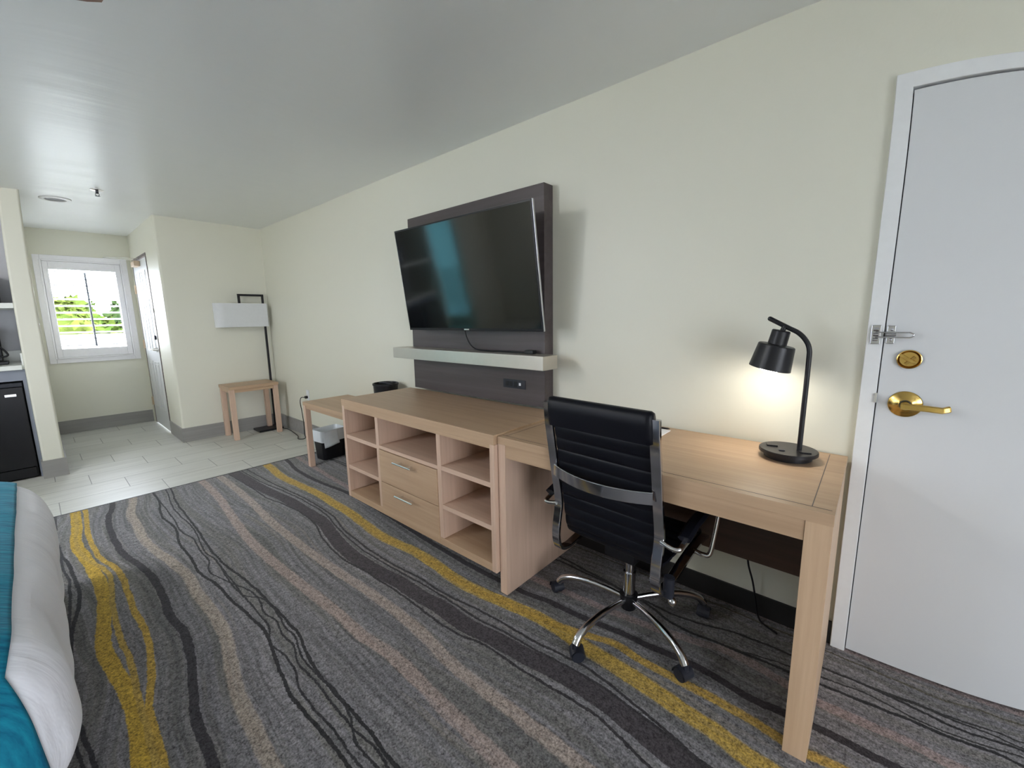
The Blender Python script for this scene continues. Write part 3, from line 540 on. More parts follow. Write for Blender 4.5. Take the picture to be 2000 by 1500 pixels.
tree('low_tree', -13.6, 1.75, 1.65, 1.1, M['leafy'], 'low bushy tree at the right edge of the shutter opening', 2400)

# ------------------------------------------------------------------ storage cabinet
cab = thing('storage_cabinet', 'light oak low cabinet with open cubbies and two drawers under the television', 'cabinet', (-2.0, -0.33, 0.0))
cx0, cx1, cy, ct = -2.721, -1.289, -0.656, 0.81
W_ = M['woodx']
obj('cabinet_top', bx(cx0, cx1, cy, -0.084, ct-0.048, ct, 0.002), W_, cab)
w = B(); w.box(cx0, cx0+0.030, cy+0.002, -0.10, 0.112, ct-0.0485, 0.0015); w.box(cx1-0.030, cx1, cy+0.002, -0.10, 0.112, ct-0.0485, 0.0015)
obj('side_panel', B().box(cx0, cx0+0.030, cy+0.002, -0.10, 0.112, ct-0.0485, 0.0015), M['woodpz'], cab)
obj('side_panel', B().box(cx1-0.030, cx1, cy+0.002, -0.10, 0.112, ct-0.0485, 0.0015), M['woodpz'], cab); w.bm.free()
for x in (-2.311, -1.712): obj('divider_panel', bx(x, x+0.031, cy+0.004, -0.10, 0.155, 0.741, 0.0015), M['woodpz'], cab)
obj('front_rail', bx(cx0+0.0305, cx1-0.0305, cy+0.003, cy+0.03, 0.741, ct-0.0485, 0.001), W_, cab)
obj('bottom_panel', bx(cx0+0.0305, cx1-0.0305, cy+0.003, -0.10, 0.112, 0.1545, 0.0015), W_, cab)
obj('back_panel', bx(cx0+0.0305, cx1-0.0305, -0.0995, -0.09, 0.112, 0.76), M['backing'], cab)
for x0, x1, zz in ((cx0+0.0305, -2.3115, (0.538, 0.322)), (-1.6805, cx1-0.0305, (0.547, 0.328))):
    for z in zz: obj('shelf', bx(x0, x1, cy+0.004, -0.10, z, z+0.026, 0.0015), M['woodpx'], cab)
obj('shelf', bx(-2.2795, -1.7125, cy+0.004, -0.10, 0.545, 0.567, 0.0015), M['woodpx'], cab)
for z0, z1, zh in ((0.337, 0.541, 0.508), (0.125, 0.333, 0.300)):
    dr = obj('drawer', bx(-2.2785, -1.7135, cy-0.001, -0.14, z0, z1, 0.002), M['woodx'], cab)
    w = B().cyl((-2.080, cy-0.036, zh), (-1.905, cy-0.036, zh), 0.0058, n=16, bev=0.001)
    for x in (-2.040, -1.945): w.cyl((x, cy-0.001, zh), (x, cy-0.036, zh), 0.004, n=12)
    obj('handle', w, M['satin'], dr, label='satin steel bar handle')
obj('plinth', bx(cx0+0.10, cx1-0.05, -0.46, -0.12, 0.003, 0.1115), M['rubberbase'], cab)

# ------------------------------------------------------------------ TV backing panel and television
pn = thing('wall_panel', 'dark grey-brown laminate panel on the wall behind the television', 'wall panel', (-2.043, 0, 0.812))
obj('panel_board', bx(-2.661, -1.4255, -0.0821, -0.001, 0.818, 2.054, 0.0015), M['panelx'], pn)
w = bx(-1.741, -1.566, -0.0861, -0.0823, 0.911, 0.964, 0.002); ol = obj('outlet_plate', w, M['charcoal'], pn, label='black outlet plate')
w = B()
for x in (-1.722, -1.690): w.box(x, x+0.026, -0.0872, -0.0862, 0.922, 0.953, 0.0005)
w.box(-1.655, -1.628, -0.0872, -0.0862, 0.920, 0.955, 0.0005); obj('socket_face', w, M['black'], ol)
obj('network_port', bx(-1.615, -1.600, -0.0875, -0.0862, 0.931, 0.947, 0.0004), M['paper'], ol, label='small white socket')
sh = obj('floating_shelf', bx(-2.728, -1.337, -0.217, -0.083, 1.053, 1.129, 0.002), M['shelfmetal']); tag(sh, 'brushed champagne ledge across the dark panel below the television', 'shelf')
tv = thing('television', 'large black flat television tilted down on the dark wall panel', 'television', (-1.949, -0.083, 1.591))
R_ = Matrix.Translation((-1.949, -0.232, 1.591)) @ Matrix.Rotation(0.013, 4, 'Z') @ Matrix.Rotation(0.142, 4, 'X')
TW, TH = 1.171/2, 0.673/2
obj('bezel', B().box(-TW, TW, 0, 0.022, -TH, TH, 0.003, mat=R_), M['black'], tv)
obj('screen', B().box(-TW+0.010, TW-0.010, -0.0012, 0.003, -TH+0.016, TH-0.010, 0.0004, mat=R_), M['screen'], tv, label='glossy black screen')
for s_ in (-1, 1): obj('edge_trim', B().box(s_*TW+(0.0002 if s_ > 0 else -0.0035), s_*TW+(0.0035 if s_ > 0 else -0.0002), 0.003, 0.016, -TH, TH, 0.001, mat=R_), M['chrome'], tv, label='bright silver edge trim')
obj('back_housing', B().box(-0.42, 0.42, 0.0225, 0.055, -0.27, 0.16, 0.01, mat=R_), M['black'], tv)
obj('nameplate', B().box(-0.022, 0.022, -0.0024, 0.0, -TH+0.004, -TH+0.012, 0.001, mat=R_), M['satin'], tv)
w = B().box(-2.05, -1.85, -0.10, -0.083, 1.45, 1.72, 0.002); w.box(-1.98, -1.92, -0.16, -0.10, 1.50, 1.66, 0.003); obj('wall_mount', w, M['blackmetal'], tv)
w = B().tube([(-1.99, -0.15, 1.36), (-2.03, -0.13, 1.27), (-2.01, -0.12, 1.19), (-1.95, -0.125, 1.145), (-1.86, -0.13, 1.1345), (-1.7, -0.125, 1.1345), (-1.52, -0.12, 1.1345)], 0.005, 10, smooth=8)
w.box(-1.53, -1.47, -0.135, -0.10, 1.1295, 1.15, 0.003)
tag(obj('television_cable', w, M['black']), 'black cable hanging from the television onto the ledge', 'cable')

# ------------------------------------------------------------------ desk
dk_ = thing('desk', 'light oak writing desk between the cabinet and the grey door', 'desk', (-0.66, -0.32, 0.0))
x0, x1, yf = -1.2865, -0.0385, -0.6344
obj('desktop', bx(x0, x1, yf, -0.012, 0.767, 0.802, 0.0015), M['woodx'], dk_)
w = B(); w.box(x0+0.008, x1-0.008, yf+0.028, yf+0.0305, 0.8015, 0.8025); w.box(x1-0.055, x1-0.0525, yf+0.03, -0.03, 0.8015, 0.8025); w.box(x0+0.03, x0+0.0325, yf+0.03, -0.03, 0.8015, 0.8025)
obj('inlay_line', w, M['frame_dark'], dk_)
obj('side_panel', bx(x0+0.001, x0+0.044, yf+0.003, -0.013, 0.003, 0.7665, 0.0015), M['woodpz'], dk_)
obj('side_panel', bx(x1-0.064, x1-0.001, yf+0.003, -0.020, 0.003, 0.7665, 0.0015), M['woodz'], dk_)
obj('apron', bx(x0+0.0445, x1-0.0645, yf+0.006, yf+0.03, 0.704, 0.7665, 0.001), M['woodx'], dk_)
obj('modesty_panel', bx(x0+0.0445, x1-0.0645, -0.112, -0.092, 0.305, 0.7665, 0.001), M['backing'], dk_)  # oak panel darkened by colour for the shade under the desk
w = B().tube([(-0.335, -0.085, 0.36), (-0.328, -0.075, 0.27), (-0.31, -0.05, 0.18), (-0.295, -0.035, 0.09), (-0.27, -0.05, 0.008), (-0.20, -0.09, 0.006)], 0.004, 8, smooth=6)
tag(obj('power_cord', w, M['black']), 'thin black cord hanging behind the desk kneehole', 'cord')
# notepad and pen
w = bx(-0.90, -0.695, -0.215, -0.075, 0.8027, 0.807, 0.0005); tag(obj('notepad', w, M['paper']), 'white notepad on the desk behind the office chair', 'notepad')
w = B().cyl((-0.84, -0.085, 0.8115), (-0.712, -0.072, 0.8115), 0.0042, n=12); w.cyl((-0.712, -0.072, 0.8115), (-0.700, -0.071, 0.8115), 0.0042, 0.001, n=12)
tag(obj('pen', w, M['black']), 'black pen lying on the white notepad', 'pen')

# ------------------------------------------------------------------ desk lamp
dl = thing('desk_lamp', 'black desk lamp with round base and lit tilted shade', 'lamp', (-0.215, -0.16, 0.802))
bc = (-0.213, -0.165)
w = B().cyl((*bc, 0.8026), (*bc, 0.822), 0.078, n=64, bev=0.002); w.cyl((*bc, 0.8222), (*bc, 0.836), 0.096, n=64, bev=0.002); base_ = obj('base', w, M['blackmetal'], dl)
for px, py, a in ((-0.268, -0.155, 0.3), (-0.158, -0.185, 0.3)):
    mt = Matrix.Translation((px, py, 0.8375)) @ Matrix.Rotation(a, 4, 'Z'); obj('outlet_cover', B().box(-0.018, 0.018, -0.013, 0.013, -0.0015, 0.003, 0.001, mat=mt), M['black'], base_)
mt = Matrix.Translation((-0.228, -0.205, 0.8375)) @ Matrix.Rotation(0.3, 4, 'Z'); obj('switch', B().box(-0.010, 0.010, -0.007, 0.007, -0.0015, 0.002, 0.002, mat=mt), M['charcoal'], base_)
w = B().tube([(-0.178, -0.165, 0.830), (-0.177, -0.165, 1.0), (-0.176, -0.165, 1.17), (-0.178, -0.165, 1.215), (-0.190, -0.165, 1.245), (-0.214, -0.165, 1.272), (-0.25, -0.165, 1.292), (-0.308, -0.165, 1.324)], 0.0085, 16, smooth=8)
w.ball((-0.308, -0.165, 1.324), 0.0085, 8); w.cyl((-0.258, -0.165, 1.298), (-0.266, -0.165, 1.276), 0.009, n=16); obj('arm', w, M['blackmetal'], dl)
ax = Vector((-0.20, 0.0, -0.98)).normalized(); top = Vector((-0.268, -0.165, 1.281))
def al(t): return top+ax*t
n_ = 56; e1 = ax.cross(Vector((0, 1, 0))).normalized(); e2 = ax.cross(e1)
def revolve(pts, n=56):
    w = B(); k = len(pts)-1
    w.grid(lambda u, v: al(pts[min(int(round(v*k)), k)][1])+(e1*cos(2*pi*u)+e2*sin(2*pi*u))*pts[min(int(round(v*k)), k)][0], n, k, True); return w
shd = obj('lamp_shade', revolve([(0.0005, 0), (0.028, 0), (0.0305, 0.003), (0.0315, 0.052), (0.058, 0.055), (0.0615, 0.058), (0.071, 0.146), (0.0695, 0.146), (0.060, 0.060), (0.030, 0.058), (0.0005, 0.058)]), M['blackmetal'], dl, angle=30)
obj('reflector', revolve([(0.0005, 0.064), (0.055, 0.064), (0.0595, 0.068), (0.0685, 0.1445), (0.0675, 0.1445), (0.058, 0.070), (0.0005, 0.066)]), M['lampinner'], shd, label='white inside of the shade')
obj('bulb', revolve([(0.0005, 0.163), (0.014, 0.162), (0.026, 0.158), (0.036, 0.151), (0.044, 0.1445), (0.062, 0.139), (0.0635, 0.134), (0.030, 0.120), (0.012, 0.070)]), M['glow'], shd, label='glowing warm white bulb')

# ------------------------------------------------------------------ office chair (local axes: x right, y towards the desk)
ch = thing('office_chair', 'black ribbed leather office chair with chrome frame at the desk', 'chair', (-0.721, -0.407, 0.0), -0.062)
def L(name, b, m, p=ch, **k): return obj(name, b, m, p, local=True, **k)
prof = [(-0.292, 1.012), (-0.283, 0.93), (-0.262, 0.82), (-0.240, 0.70), (-0.220, 0.60), (-0.2175, 0.55), (-0.230, 0.47), (-0.232, 0.41), (-0.212, 0.360), (-0.165, 0.343), (-0.10, 0.350), (0.05, 0.385), (0.18, 0.402), (0.235, 0.395)]
for s in (-1, 1):
    L('side_frame', B().bar([(s*0.224, y, z) for y, z in prof], 0.015, 0.037, smooth=6, upv=Vector((1, 0, 0))), M['chrome'])
# ribbed sling: back and seat in one sheet
slp = spline([Vector((0, y+0.012, z)) for y, z in ((-0.296, 1.022), (-0.283, 0.93), (-0.262, 0.82), (-0.240, 0.70), (-0.220, 0.60), (-0.205, 0.52), (-0.190, 0.455), (-0.155, 0.420), (-0.09, 0.412), (0.03, 0.420), (0.15, 0.428), (0.215, 0.418), (0.238, 0.385))], 14)
cum = [0.0]
for a_, b_ in zip(slp, slp[1:]): cum.append(cum[-1]+(b_-a_).length)
def sling(t, off):
    d = t*cum[-1]; i = 0
    while i < len(cum)-2 and cum[i+1] < d: i += 1
    f = (d-cum[i])/(cum[i+1]-cum[i]); p = slp[i].lerp(slp[i+1], f); tn = (slp[i+1]-slp[i]).normalized(); nn = Vector((0, tn.z, -tn.y))
    rib = abs(sin(pi*d/0.052))**0.45; return p, nn, rib
def slab(xa, t0, t1, nu, nv, th, ribd):
    w = B(); n = nv
    def f(u, v):
        tt = t0+(t1-t0)*v
        a = u*4
        p, nn, rib = sling(tt, 0)
        xx = (-1+2*min(a, 1)) if a <= 1 else (1 if a <= 2 else ((1-2*(a-2)) if a <= 3 else -1))
        if a <= 1: o_ = th/2+ribd*rib
        elif a <= 2: o_ = (th/2+ribd*rib)*(1-2*(a-1))
        elif a <= 3: o_ = -(th/2+ribd*rib)
        else: o_ = -(th/2+ribd*rib)*(1-2*(a-3))
        edge = 1-0.35*max(0, abs(xx)-0.9)/0.1
        return Vector((xx*xa, 0, 0))+p+nn*o_*edge
    w.grid(f, nu, n, True); return w
L('seat_and_back_sling', slab(0.204, 0.0, 1.0, 32, 330, 0.010, 0.0065), M['leather'], angle=50)
def flap(u, v):
    # headrest pad wrapped over the top of the frame
    prof_ = [(-0.2675, 0.905), (-0.258, 0.925), (-0.262, 0.985), (-0.272, 1.022), (-0.285, 1.036), (-0.302, 1.034), (-0.312, 1.018), (-0.311, 0.985), (-0.304, 0.945), (-0.299, 0.922), (-0.291, 0.921), (-0.29, 0.93), (-0.2925, 0.96), (-0.292, 0.99), (-0.28, 0.99), (-0.272, 0.94)]
    k = int(round(u*len(prof_))) % len(prof_); y, z = prof_[k]; xx = -1+2*v
    e = max(0, abs(xx)-0.94)/0.06; cyy, czz = -0.284, 0.975
    f = 1-0.10*e**2.5; return Vector((xx*0.219, cyy+(y-cyy)*(1-0.5*e**3), czz+(z-czz)*f))
w = B(); w.grid(flap, 16, 40, True)
bmesh.ops.holes_fill(w.bm, edges=[e for e in w.bm.edges if len(e.link_faces) == 1], sides=0)
L('headrest_pad', w, M['leather'], angle=60)
w = B(); w.bar([(x*0.2135, -0.262-0.050*(1-x*x), 0.727-0.004*(1-x*x)) for x in [(-1+k/10) for k in range(21)]], 0.006, 0.046, upv=Vector((0, 0, 1))); L('back_brace', w, M['chrome'])
for s in (-1, 1):
    pts = [(s*0.232, -0.222, 0.562), (s*0.27, -0.224, 0.553), (s*0.294, -0.218, 0.553), (s*0.298, -0.19, 0.562), (s*0.298, -0.10, 0.590), (s*0.298, 0.05, 0.602), (s*0.298, 0.14, 0.592), (s*0.298, 0.162, 0.56), (s*0.296, 0.125, 0.45), (s*0.292, 0.10, 0.395), (s*0.27, 0.092, 0.388), (s*0.232, 0.090, 0.392)]
    ar = L('armrest', B().tube(pts, 0.0095, 14, smooth=7), M['chrome'])
    w = B().bar([(s*0.298, -0.185, 0.580), (s*0.298, -0.10, 0.606), (s*0.298, 0.04, 0.619), (s*0.298, 0.135, 0.610)], 0.046, 0.024, smooth=6, r=0.009); L('arm_pad', w, M['leather'], ar, label='black arm pad')
L('seat_mechanism', B().box(-0.07, 0.07, -0.10, 0.12, 0.335, 0.385, 0.008), M['black'])
w = B().cyl((0.245, -0.165, 0.325), (0.245, -0.165, 0.405), 0.020, n=24, bev=0.003); kn = L('tension_knob', w, M['charcoal']); L('knob_cap', B().ball((0.262, -0.168, 0.315), 0.016, 12), M['chrome'], kn, label='chrome knob cap')
w = B().cyl((0, 0, 0.335), (0, 0, 0.24), 0.020, n=32); w.cyl((0, 0, 0.24), (0, 0, 0.105), 0.0265, n=32, bev=0.002); L('gas_lift', w, M['chrome'])
w = B().cyl((0, 0, 0.135), (0, 0, 0.062), 0.040, 0.032, n=32, bev=0.004); hub = L('base_hub', w, M['black'])
for k in range(5):
    a = -1.75+0.062+k*2*pi/5; ca, sa = cos(a), sin(a)
    P3 = lambda r, z: (r*ca, r*sa, z)
    lg = L('base_leg', B().ring(spline([P3(0.03, 0.108), P3(0.10, 0.118), P3(0.19, 0.122), P3(0.27, 0.112), P3(0.32, 0.092), P3(0.343, 0.066)], 6), lambda i: [((0.011+0.006*i/30)*cos(2*pi*q/14), (0.013+0.004*i/30)*sin(2*pi*q/14)) for q in range(14)]), M['chrome'])
    ct_ = Vector(P3(0.348, 0)); ang = a+0.9+k*0.8; ux, uy = cos(ang), sin(ang); ct_ = ct_+Vector((-uy, ux, 0))*0.012
    w = B()
    for s in (-1, 1):
        c = ct_+Vector((ux, uy, 0))*s*0.014; w.cyl(c-Vector((ux, uy, 0))*0.009+Vector((0, 0, 0.0285)), c+Vector((ux, uy, 0))*0.009+Vector((0, 0, 0.0285)), 0.0258, n=28, bev=0.003)
    cs = L('caster', w, M['charcoal'], lg, label='black twin-wheel caster')
    
    w2 = B(); f_ = Vector((-uy, ux, 0)); r_ = Vector((ux, uy, 0))
    w2.grid(lambda u, v: ct_+Vector((0, 0, 0.0285))+r_*(-0.026+0.052*v)+(f_*cos(radians(-10+200*u))+Vector((0, 0, 1))*sin(radians(-10+200*u)))*0.0295, 18, 4)
    w2.cyl(ct_+Vector((0, 0, 0.05))-f_*0.012, ct_+Vector((0, 0, 0.075))-f_*0.012, 0.010, n=14)
    o_ = w2; 
    tmp = bpy.data.meshes.new('t'); o_.bm.to_mesh(tmp); o_.bm.free()
    bmx = bmesh.new(); bmx.from_mesh(cs.data); bmx.from_mesh(tmp); bmx.to_mesh(cs.data); bmx.free(); bpy.data.meshes.remove(tmp)

# ------------------------------------------------------------------ bench with ice bucket and bin
bn = thing('luggage_bench', 'long light oak luggage bench left of the storage cabinet', 'bench', (-3.3, -0.24, 0.0))
bx0, bx1, by0, by1, bt = -3.87, -2.735, -0.455, -0.014, 0.613
obj('bench_top', bx(bx0, bx1, by0, by1, bt-0.032, bt, 0.002), M['woodx'], bn)
w = B(); w.box(bx0+0.05, bx1-0.05, by0+0.008, by0+0.028, bt-0.060, bt-0.0325, 0.001); w.box(bx0+0.05, bx1-0.05, by1-0.028, by1-0.008, bt-0.060, bt-0.0325, 0.001); w.box(bx0+0.008, bx0+0.028, by0+0.05, by1-0.05, bt-0.060, bt-0.0325, 0.001)
obj('apron', w, M['woodx'], bn)
for x in (bx0, bx1-0.05):
    for y in (by0, by1-0.05): obj('leg', bx(x+0.002, x+0.048, y+0.002, y+0.048, 0.003, bt-0.0325, 0.002), M['woodpz'], bn)
ib = thing('ice_bucket', 'round black ice bucket on the bench behind the cabinet corner', 'ice bucket', (-2.99, -0.15, bt))
def vrev(cx, cy, pts, n=48):
    w = B(); k = len(pts)-1; w.grid(lambda u, v: Vector((cx+pts[min(int(round(v*k)), k)][0]*cos(2*pi*u), cy+pts[min(int(round(v*k)), k)][0]*sin(2*pi*u), pts[min(int(round(v*k)), k)][1])), n, k, True); return w
obj('bucket_body', vrev(-2.99, -0.135, [(0.0005, bt+0.002), (0.085, bt+0.002), (0.088, bt+0.006), (0.098, bt+0.198), (0.104, bt+0.200), (0.104, bt+0.212), (0.098, bt+0.213), (0.092, bt+0.20), (0.082, bt+0.02), (0.0005, bt+0.018)]), M['black'], ib)
obj('lid_handle', B().tube([(-3.085, -0.135, bt+0.206), (-3.03, -0.135, bt+0.211), (-2.95, -0.135, bt+0.211), (-2.895, -0.135, bt+0.206)], 0.006, 10, smooth=5), M['charcoal'], ib)
wb = thing('waste_bin', 'black waste bin with a white liner under the bench', 'waste bin', (-3.98, -0.175, 0.002))
rzm = Matrix.Translation((-3.985, -0.18, 0)) @ Matrix.Rotation(0.10, 4, 'Z')
def rrect(a, b_, r, z, n=6):
    o = []
    for qx, qy, s0 in ((1, 1, 0), (-1, 1, 90), (-1, -1, 180), (1, -1, 270)):
        for k in range(n+1):
            t = radians(s0+90*k/n); o.append(rzm @ Vector((qx*(a-r)+r*cos(t), qy*(b_-r)+r*sin(t), z)))
    return o
def loft(rings, capb=True):
    w = B(); rows = [[w.bm.verts.new(p) for p in r_] for r_ in rings]; n = len(rows[0])
    for a_, b_ in zip(rows, rows[1:]):
        for j in range(n): w.bm.faces.new((a_[j], a_[(j+1) % n], b_[(j+1) % n], b_[j]))
    if capb: w.bm.faces.new(list(reversed(rows[0])))
    return w
obj('bin_body', loft([rrect(0.078, 0.115, 0.03, 0.003), rrect(0.094, 0.132, 0.035, 0.285), rrect(0.090, 0.128, 0.033, 0.285), rrect(0.075, 0.112, 0.03, 0.012)]), M['black'], wb)
rg = []
for z, e in ((0.175, 0.0035), (0.21, 0.0085), (0.25, 0.004), (0.290, 0.004), (0.2925, -0.001), (0.27, -0.008), (0.10, -0.013)):
    k = z/0.285; rr_ = rrect(0.078+0.016*k+e, 0.115+0.017*k+e, 0.034, z)
    rg.append([p+Vector((0, 0, 0.012*noise.noise(p*22)*(1 if z < 0.28 else 0)))+((p-rzm @ Vector((0, 0, p.z))).normalized()*0.004*noise.noise(p*30+Vector((9, 0, 0)))) for p in rr_])
obj('bin_liner', loft(rg, False), M['liner'], wb, label='thin white plastic liner folded over the rim')
w = B(); w.grid(lambda u, v: rzm @ Vector((0.107+0.02*v+0.006*sin(u*5), -0.13+0.16*u, 0.292-0.155*v+0.02*u*v)), 10, 8); me_ = obj('liner_flap', w, M['liner'], wb); sm = me_.modifiers.new('s', 'SOLIDIFY'); sm.thickness = 0.002

# ------------------------------------------------------------------ end table, floor lamp, outlet
et = thing('end_table', 'small light oak end table in front of the floor lamp', 'table', (-5.56, -0.37, 0.0))
ex0, ex1, ey0, ey1, ez = -5.745, -5.362, -0.635, -0.115, 0.615
obj('tabletop', bx(ex0, ex1, ey0, ey1, ez-0.035, ez, 0.004), M['woody'], et)
w = B(); w.box(ex0+0.012, ex0+0.03, ey0+0.05, ey1-0.05, ez-0.07, ez-0.0355); w.box(ex1-0.03, ex1-0.012, ey0+0.05, ey1-0.05, ez-0.07, ez-0.0355); w.box(ex0+0.05, ex1-0.05, ey0+0.012, ey0+0.03, ez-0.07, ez-0.0355); w.box(ex0+0.05, ex1-0.05, ey1-0.03, ey1-0.012, ez-0.07, ez-0.0355); obj('apron', w, M['woody'], et)
for x in (ex0+0.006, ex1-0.056):
    for y in (ey0+0.006, ey1-0.056): obj('leg', bx(x, x+0.050, y, y+0.050, 0.001, ez-0.0355, 0.003), M['woodpz'], et)
fl_ = thing('floor_lamp', 'floor lamp with white oblong shade and square black pole in the corner', 'lamp', (-5.63, -0.2, 0.0))
obj('base_plate', bx(-5.745, -5.525, -0.325, -0.050, 0.001, 0.024, 0.002), M['blackmetal'], fl_)
px_, py_ = -5.712, -0.078
w = B(); w.box(px_-0.011, px_+0.011, py_-0.011, py_+0.011, 0.0242, 1.657, 0.001); w.box(px_-0.011, px_+0.011, -0.345, py_-0.011, 1.633, 1.657, 0.001); w.box(px_-0.011, px_+0.011, -0.345, -0.321, 1.38, 1.6335, 0.001); w.cyl((px_, -0.333, 1.38), (px_, -0.333, 1.35), 0.02, n=16)
obj('pole', w, M['blackmetal'], fl_)
w = B(); sx_, sy0, sy1, z0, z1 = 0.070, -0.600, -0.052, 1.272, 1.547
def sring(z, e, n=10):
    o = []; xc = px_; 
    for qx, qy, s0 in ((1, 1, 0), (-1, 1, 90), (-1, -1, 180), (1, -1, 270)):
        r = 0.018 if qy > 0 else 0.066
        for k in range(n+1):
            t = radians(s0+90*k/n); hx, hy, yc = sx_+e, (sy1-sy0)/2+e, (sy0+sy1)/2
            ey_ = r*(1.4 if qy < 0 else 1); o.append(Vector((xc+qx*(hx-r)+r*cos(t), yc+qy*(hy-ey_)+ey_*sin(t), z)))
    return o
ww = loft([sring(z0, 0), sring(z0+0.003, 0.001), sring(z1-0.003, 0.001), sring(z1, 0), sring(z1, -0.003), sring(z0, -0.003), sring(z0, 0)], False); w.bm.free()
sd_ = obj('lamp_shade', ww, M['shade'], fl_); 
w = B(); w.box(px_-0.066, px_+0.066, -0.337, -0.329, 1.50, 1.506); obj('shade_carrier', w, M['blackmetal'], fl_)
w = B().box(-4.868, -4.796, -0.006, -0.0002, 0.435, 0.555, 0.002); ow = thing('wall_outlet', 'white wall outlet above the bench end', 'outlet', (-4.832, 0, 0.495)); obj('cover_plate', w, M['white'], ow)
for z in (0.505, 0.455): obj('socket_face', B().box(-4.85, -4.814, -0.0075, -0.0062, z, z+0.03, 0.0005), M['paper'], ow)
w = B().box(-4.848, -4.816, -0.040, -0.0078, 0.460, 0.490, 0.006); w.tube([(-4.835, -0.040, 0.475), (-4.87, -0.065, 0.47), (-4.92, -0.06, 0.41), (-4.935, -0.045, 0.30), (-4.925, -0.04, 0.15), (-4.905, -0.05, 0.03), (-4.86, -0.06, 0.008), (-4.82, -0.10, 0.006), (-4.87, -0.14, 0.006), (-5.0, -0.09, 0.006), (-5.2, -0.06, 0.006), (-5.4, -0.04, 0.006), (-5.50, -0.06, 0.008)], 0.0042, 8, smooth=8)
tag(obj('power_cord', w, M['black']), 'black plug and cord running from the wall outlet to the floor lamp', 'cord')

# ------------------------------------------------------------------ ceiling fittings and fan
dt = thing('ceiling_speaker', 'round white flush ceiling fitting with grey centre above the hall entrance', 'ceiling fitting', (-5.61, -1.707, ZH))
obj('trim_ring', vrev(-5.61, -1.707, [(0.108, ZH-0.0005), (0.108, ZH-0.006), (0.100, ZH-0.010), (0.076, ZH-0.012), (0.072, ZH-0.008), (0.072, ZH-0.002)]), M['white'], dt); obj('grille', B().cyl((-5.61, -1.707, ZH-0.003), (-5.61, -1.707, ZH-0.0005), 0.0715, n=40), M['vent'], dt, label='grey round centre')
sk = thing('sprinkler_head', 'small chrome sprinkler head on the ceiling near the hall', 'sprinkler', (-5.03, -1.477, ZH))
obj('escutcheon', vrev(-5.03, -1.477, [(0.044, ZH-0.0005), (0.044, ZH-0.004), (0.030, ZH-0.009), (0.012, ZH-0.012)]), M['satin'], sk)
w = B().cyl((-5.03, -1.477, ZH-0.012), (-5.03, -1.477, ZH-0.03), 0.010, n=16); w.cyl((-5.03, -1.477, ZH-0.048), (-5.03, -1.477, ZH-0.051), 0.017, n=20)
for s in (-1, 1): w.tube([(-5.03, -1.477+s*0.009, ZH-0.028), (-5.03, -1.477+s*0.013, ZH-0.038), (-5.03, -1.477+s*0.004, ZH-0.048)], 0.0022, 8)
obj('sprinkler_body', w, M['charcoal'], sk)
fn = thing('ceiling_fan', 'brown ceiling fan blade tip at the top edge of the picture', 'ceiling fan', (-1.04, -2.21, ZH))
w = B().cyl((-1.04, -2.21, ZH-0.001), (-1.04, -2.21, ZH-0.05), 0.07, 0.05, n=32); w.cyl((-1.04, -2.21, ZH-0.05), (-1.04, -2.21, 2.24), 0.012, n=16); w.cyl((-1.04, -2.21, 2.24), (-1.04, -2.21, 2.12), 0.10, n=40, bev=0.015); obj('motor_housing', w, M['satin'], fn)
for k in range(3):
    a = radians(143+120*k); m_ = Matrix.Translation((-1.04, -2.21, 2.152)) @ Matrix.Rotation(a, 4, 'Z') @ Matrix.Rotation(radians(8), 4, 'X')
    pl = [(0.16, -0.045), (0.55, -0.060), (0.625, -0.057), (0.645, -0.040), (0.650, 0.0), (0.645, 0.040), (0.625, 0.057), (0.55, 0.060), (0.16, 0.045)]
    w = B().prism(pl, -0.003, 0.003); bmesh.ops.transform(w.bm, matrix=m_, verts=w.bm.verts); bl = obj('fan_blade', w, M['fan'], fn)
    w = B().box(0.08, 0.20, -0.02, 0.02, 0.0035, 0.0075, 0.001, mat=m_); obj('blade_arm', w, M['satin'], bl)

kl = thing('fill_ceiling_light', 'unseen round frosted ceiling light added to fill the left of the room', 'ceiling light', (-3.25, -3.5, ZH))  # added out of view to brighten the left side
obj('fixture_base', B().cyl((-3.25, -3.5, ZH-0.001), (-3.25, -3.5, ZH-0.035), 0.13, n=40, bev=0.004), M['satin'], kl)
obj('glass_globe', B().ball((-3.25, -3.5, ZH-0.12), 0.15, 16, (1, 1, 0.6)), M['globe'], kl)

# ------------------------------------------------------------------ kitchenette niche
nk = thing('kitchen_counter', 'white stone counter over the black refrigerator in the niche', 'counter', (-5.8, -3.0, 0.0))
obj('countertop', bx(XN+0.001, -5.46, -2.998, K0-0.014, 0.960, 1.0, 0.003), M['counter'], nk)
obj('side_splash', bx(XN+0.001, -5.50, K0-0.0135, K0-0.001, 0.961, 1.10, 0.002), M['counter'], nk); obj('back_splash', bx(XN+0.0005, XN+0.012, -2.998, K0-0.014, 1.0005, 1.10, 0.002), M['counter'], nk)
obj('apron', bx(-5.56, -5.50, -2.998, K0-0.002, 0.865, 0.9595, 0.001), M['cabgrey'], nk); obj('side_filler', bx(XN+0.01, -5.50, K0-0.026, K0-0.002, 0.001, 0.8645, 0.001), M['cabgrey'], nk)
rf = thing('mini_refrigerator', 'black mini refrigerator under the white counter', 'refrigerator', (-5.76, -2.4, 0.0))
obj('refrigerator_body', bx(-6.0, -5.53, -2.66, K0-0.033, 0.012, 0.852, 0.004), M['black'], rf)
dr = obj('refrigerator_door', bx(-5.528, -5.478, -2.66, K0-0.035, 0.105, 0.812, 0.006), M['black'], rf); obj('top_trim', bx(-5.528, -5.485, -2.66, K0-0.035, 0.816, 0.850, 0.004), M['charcoal'], rf)
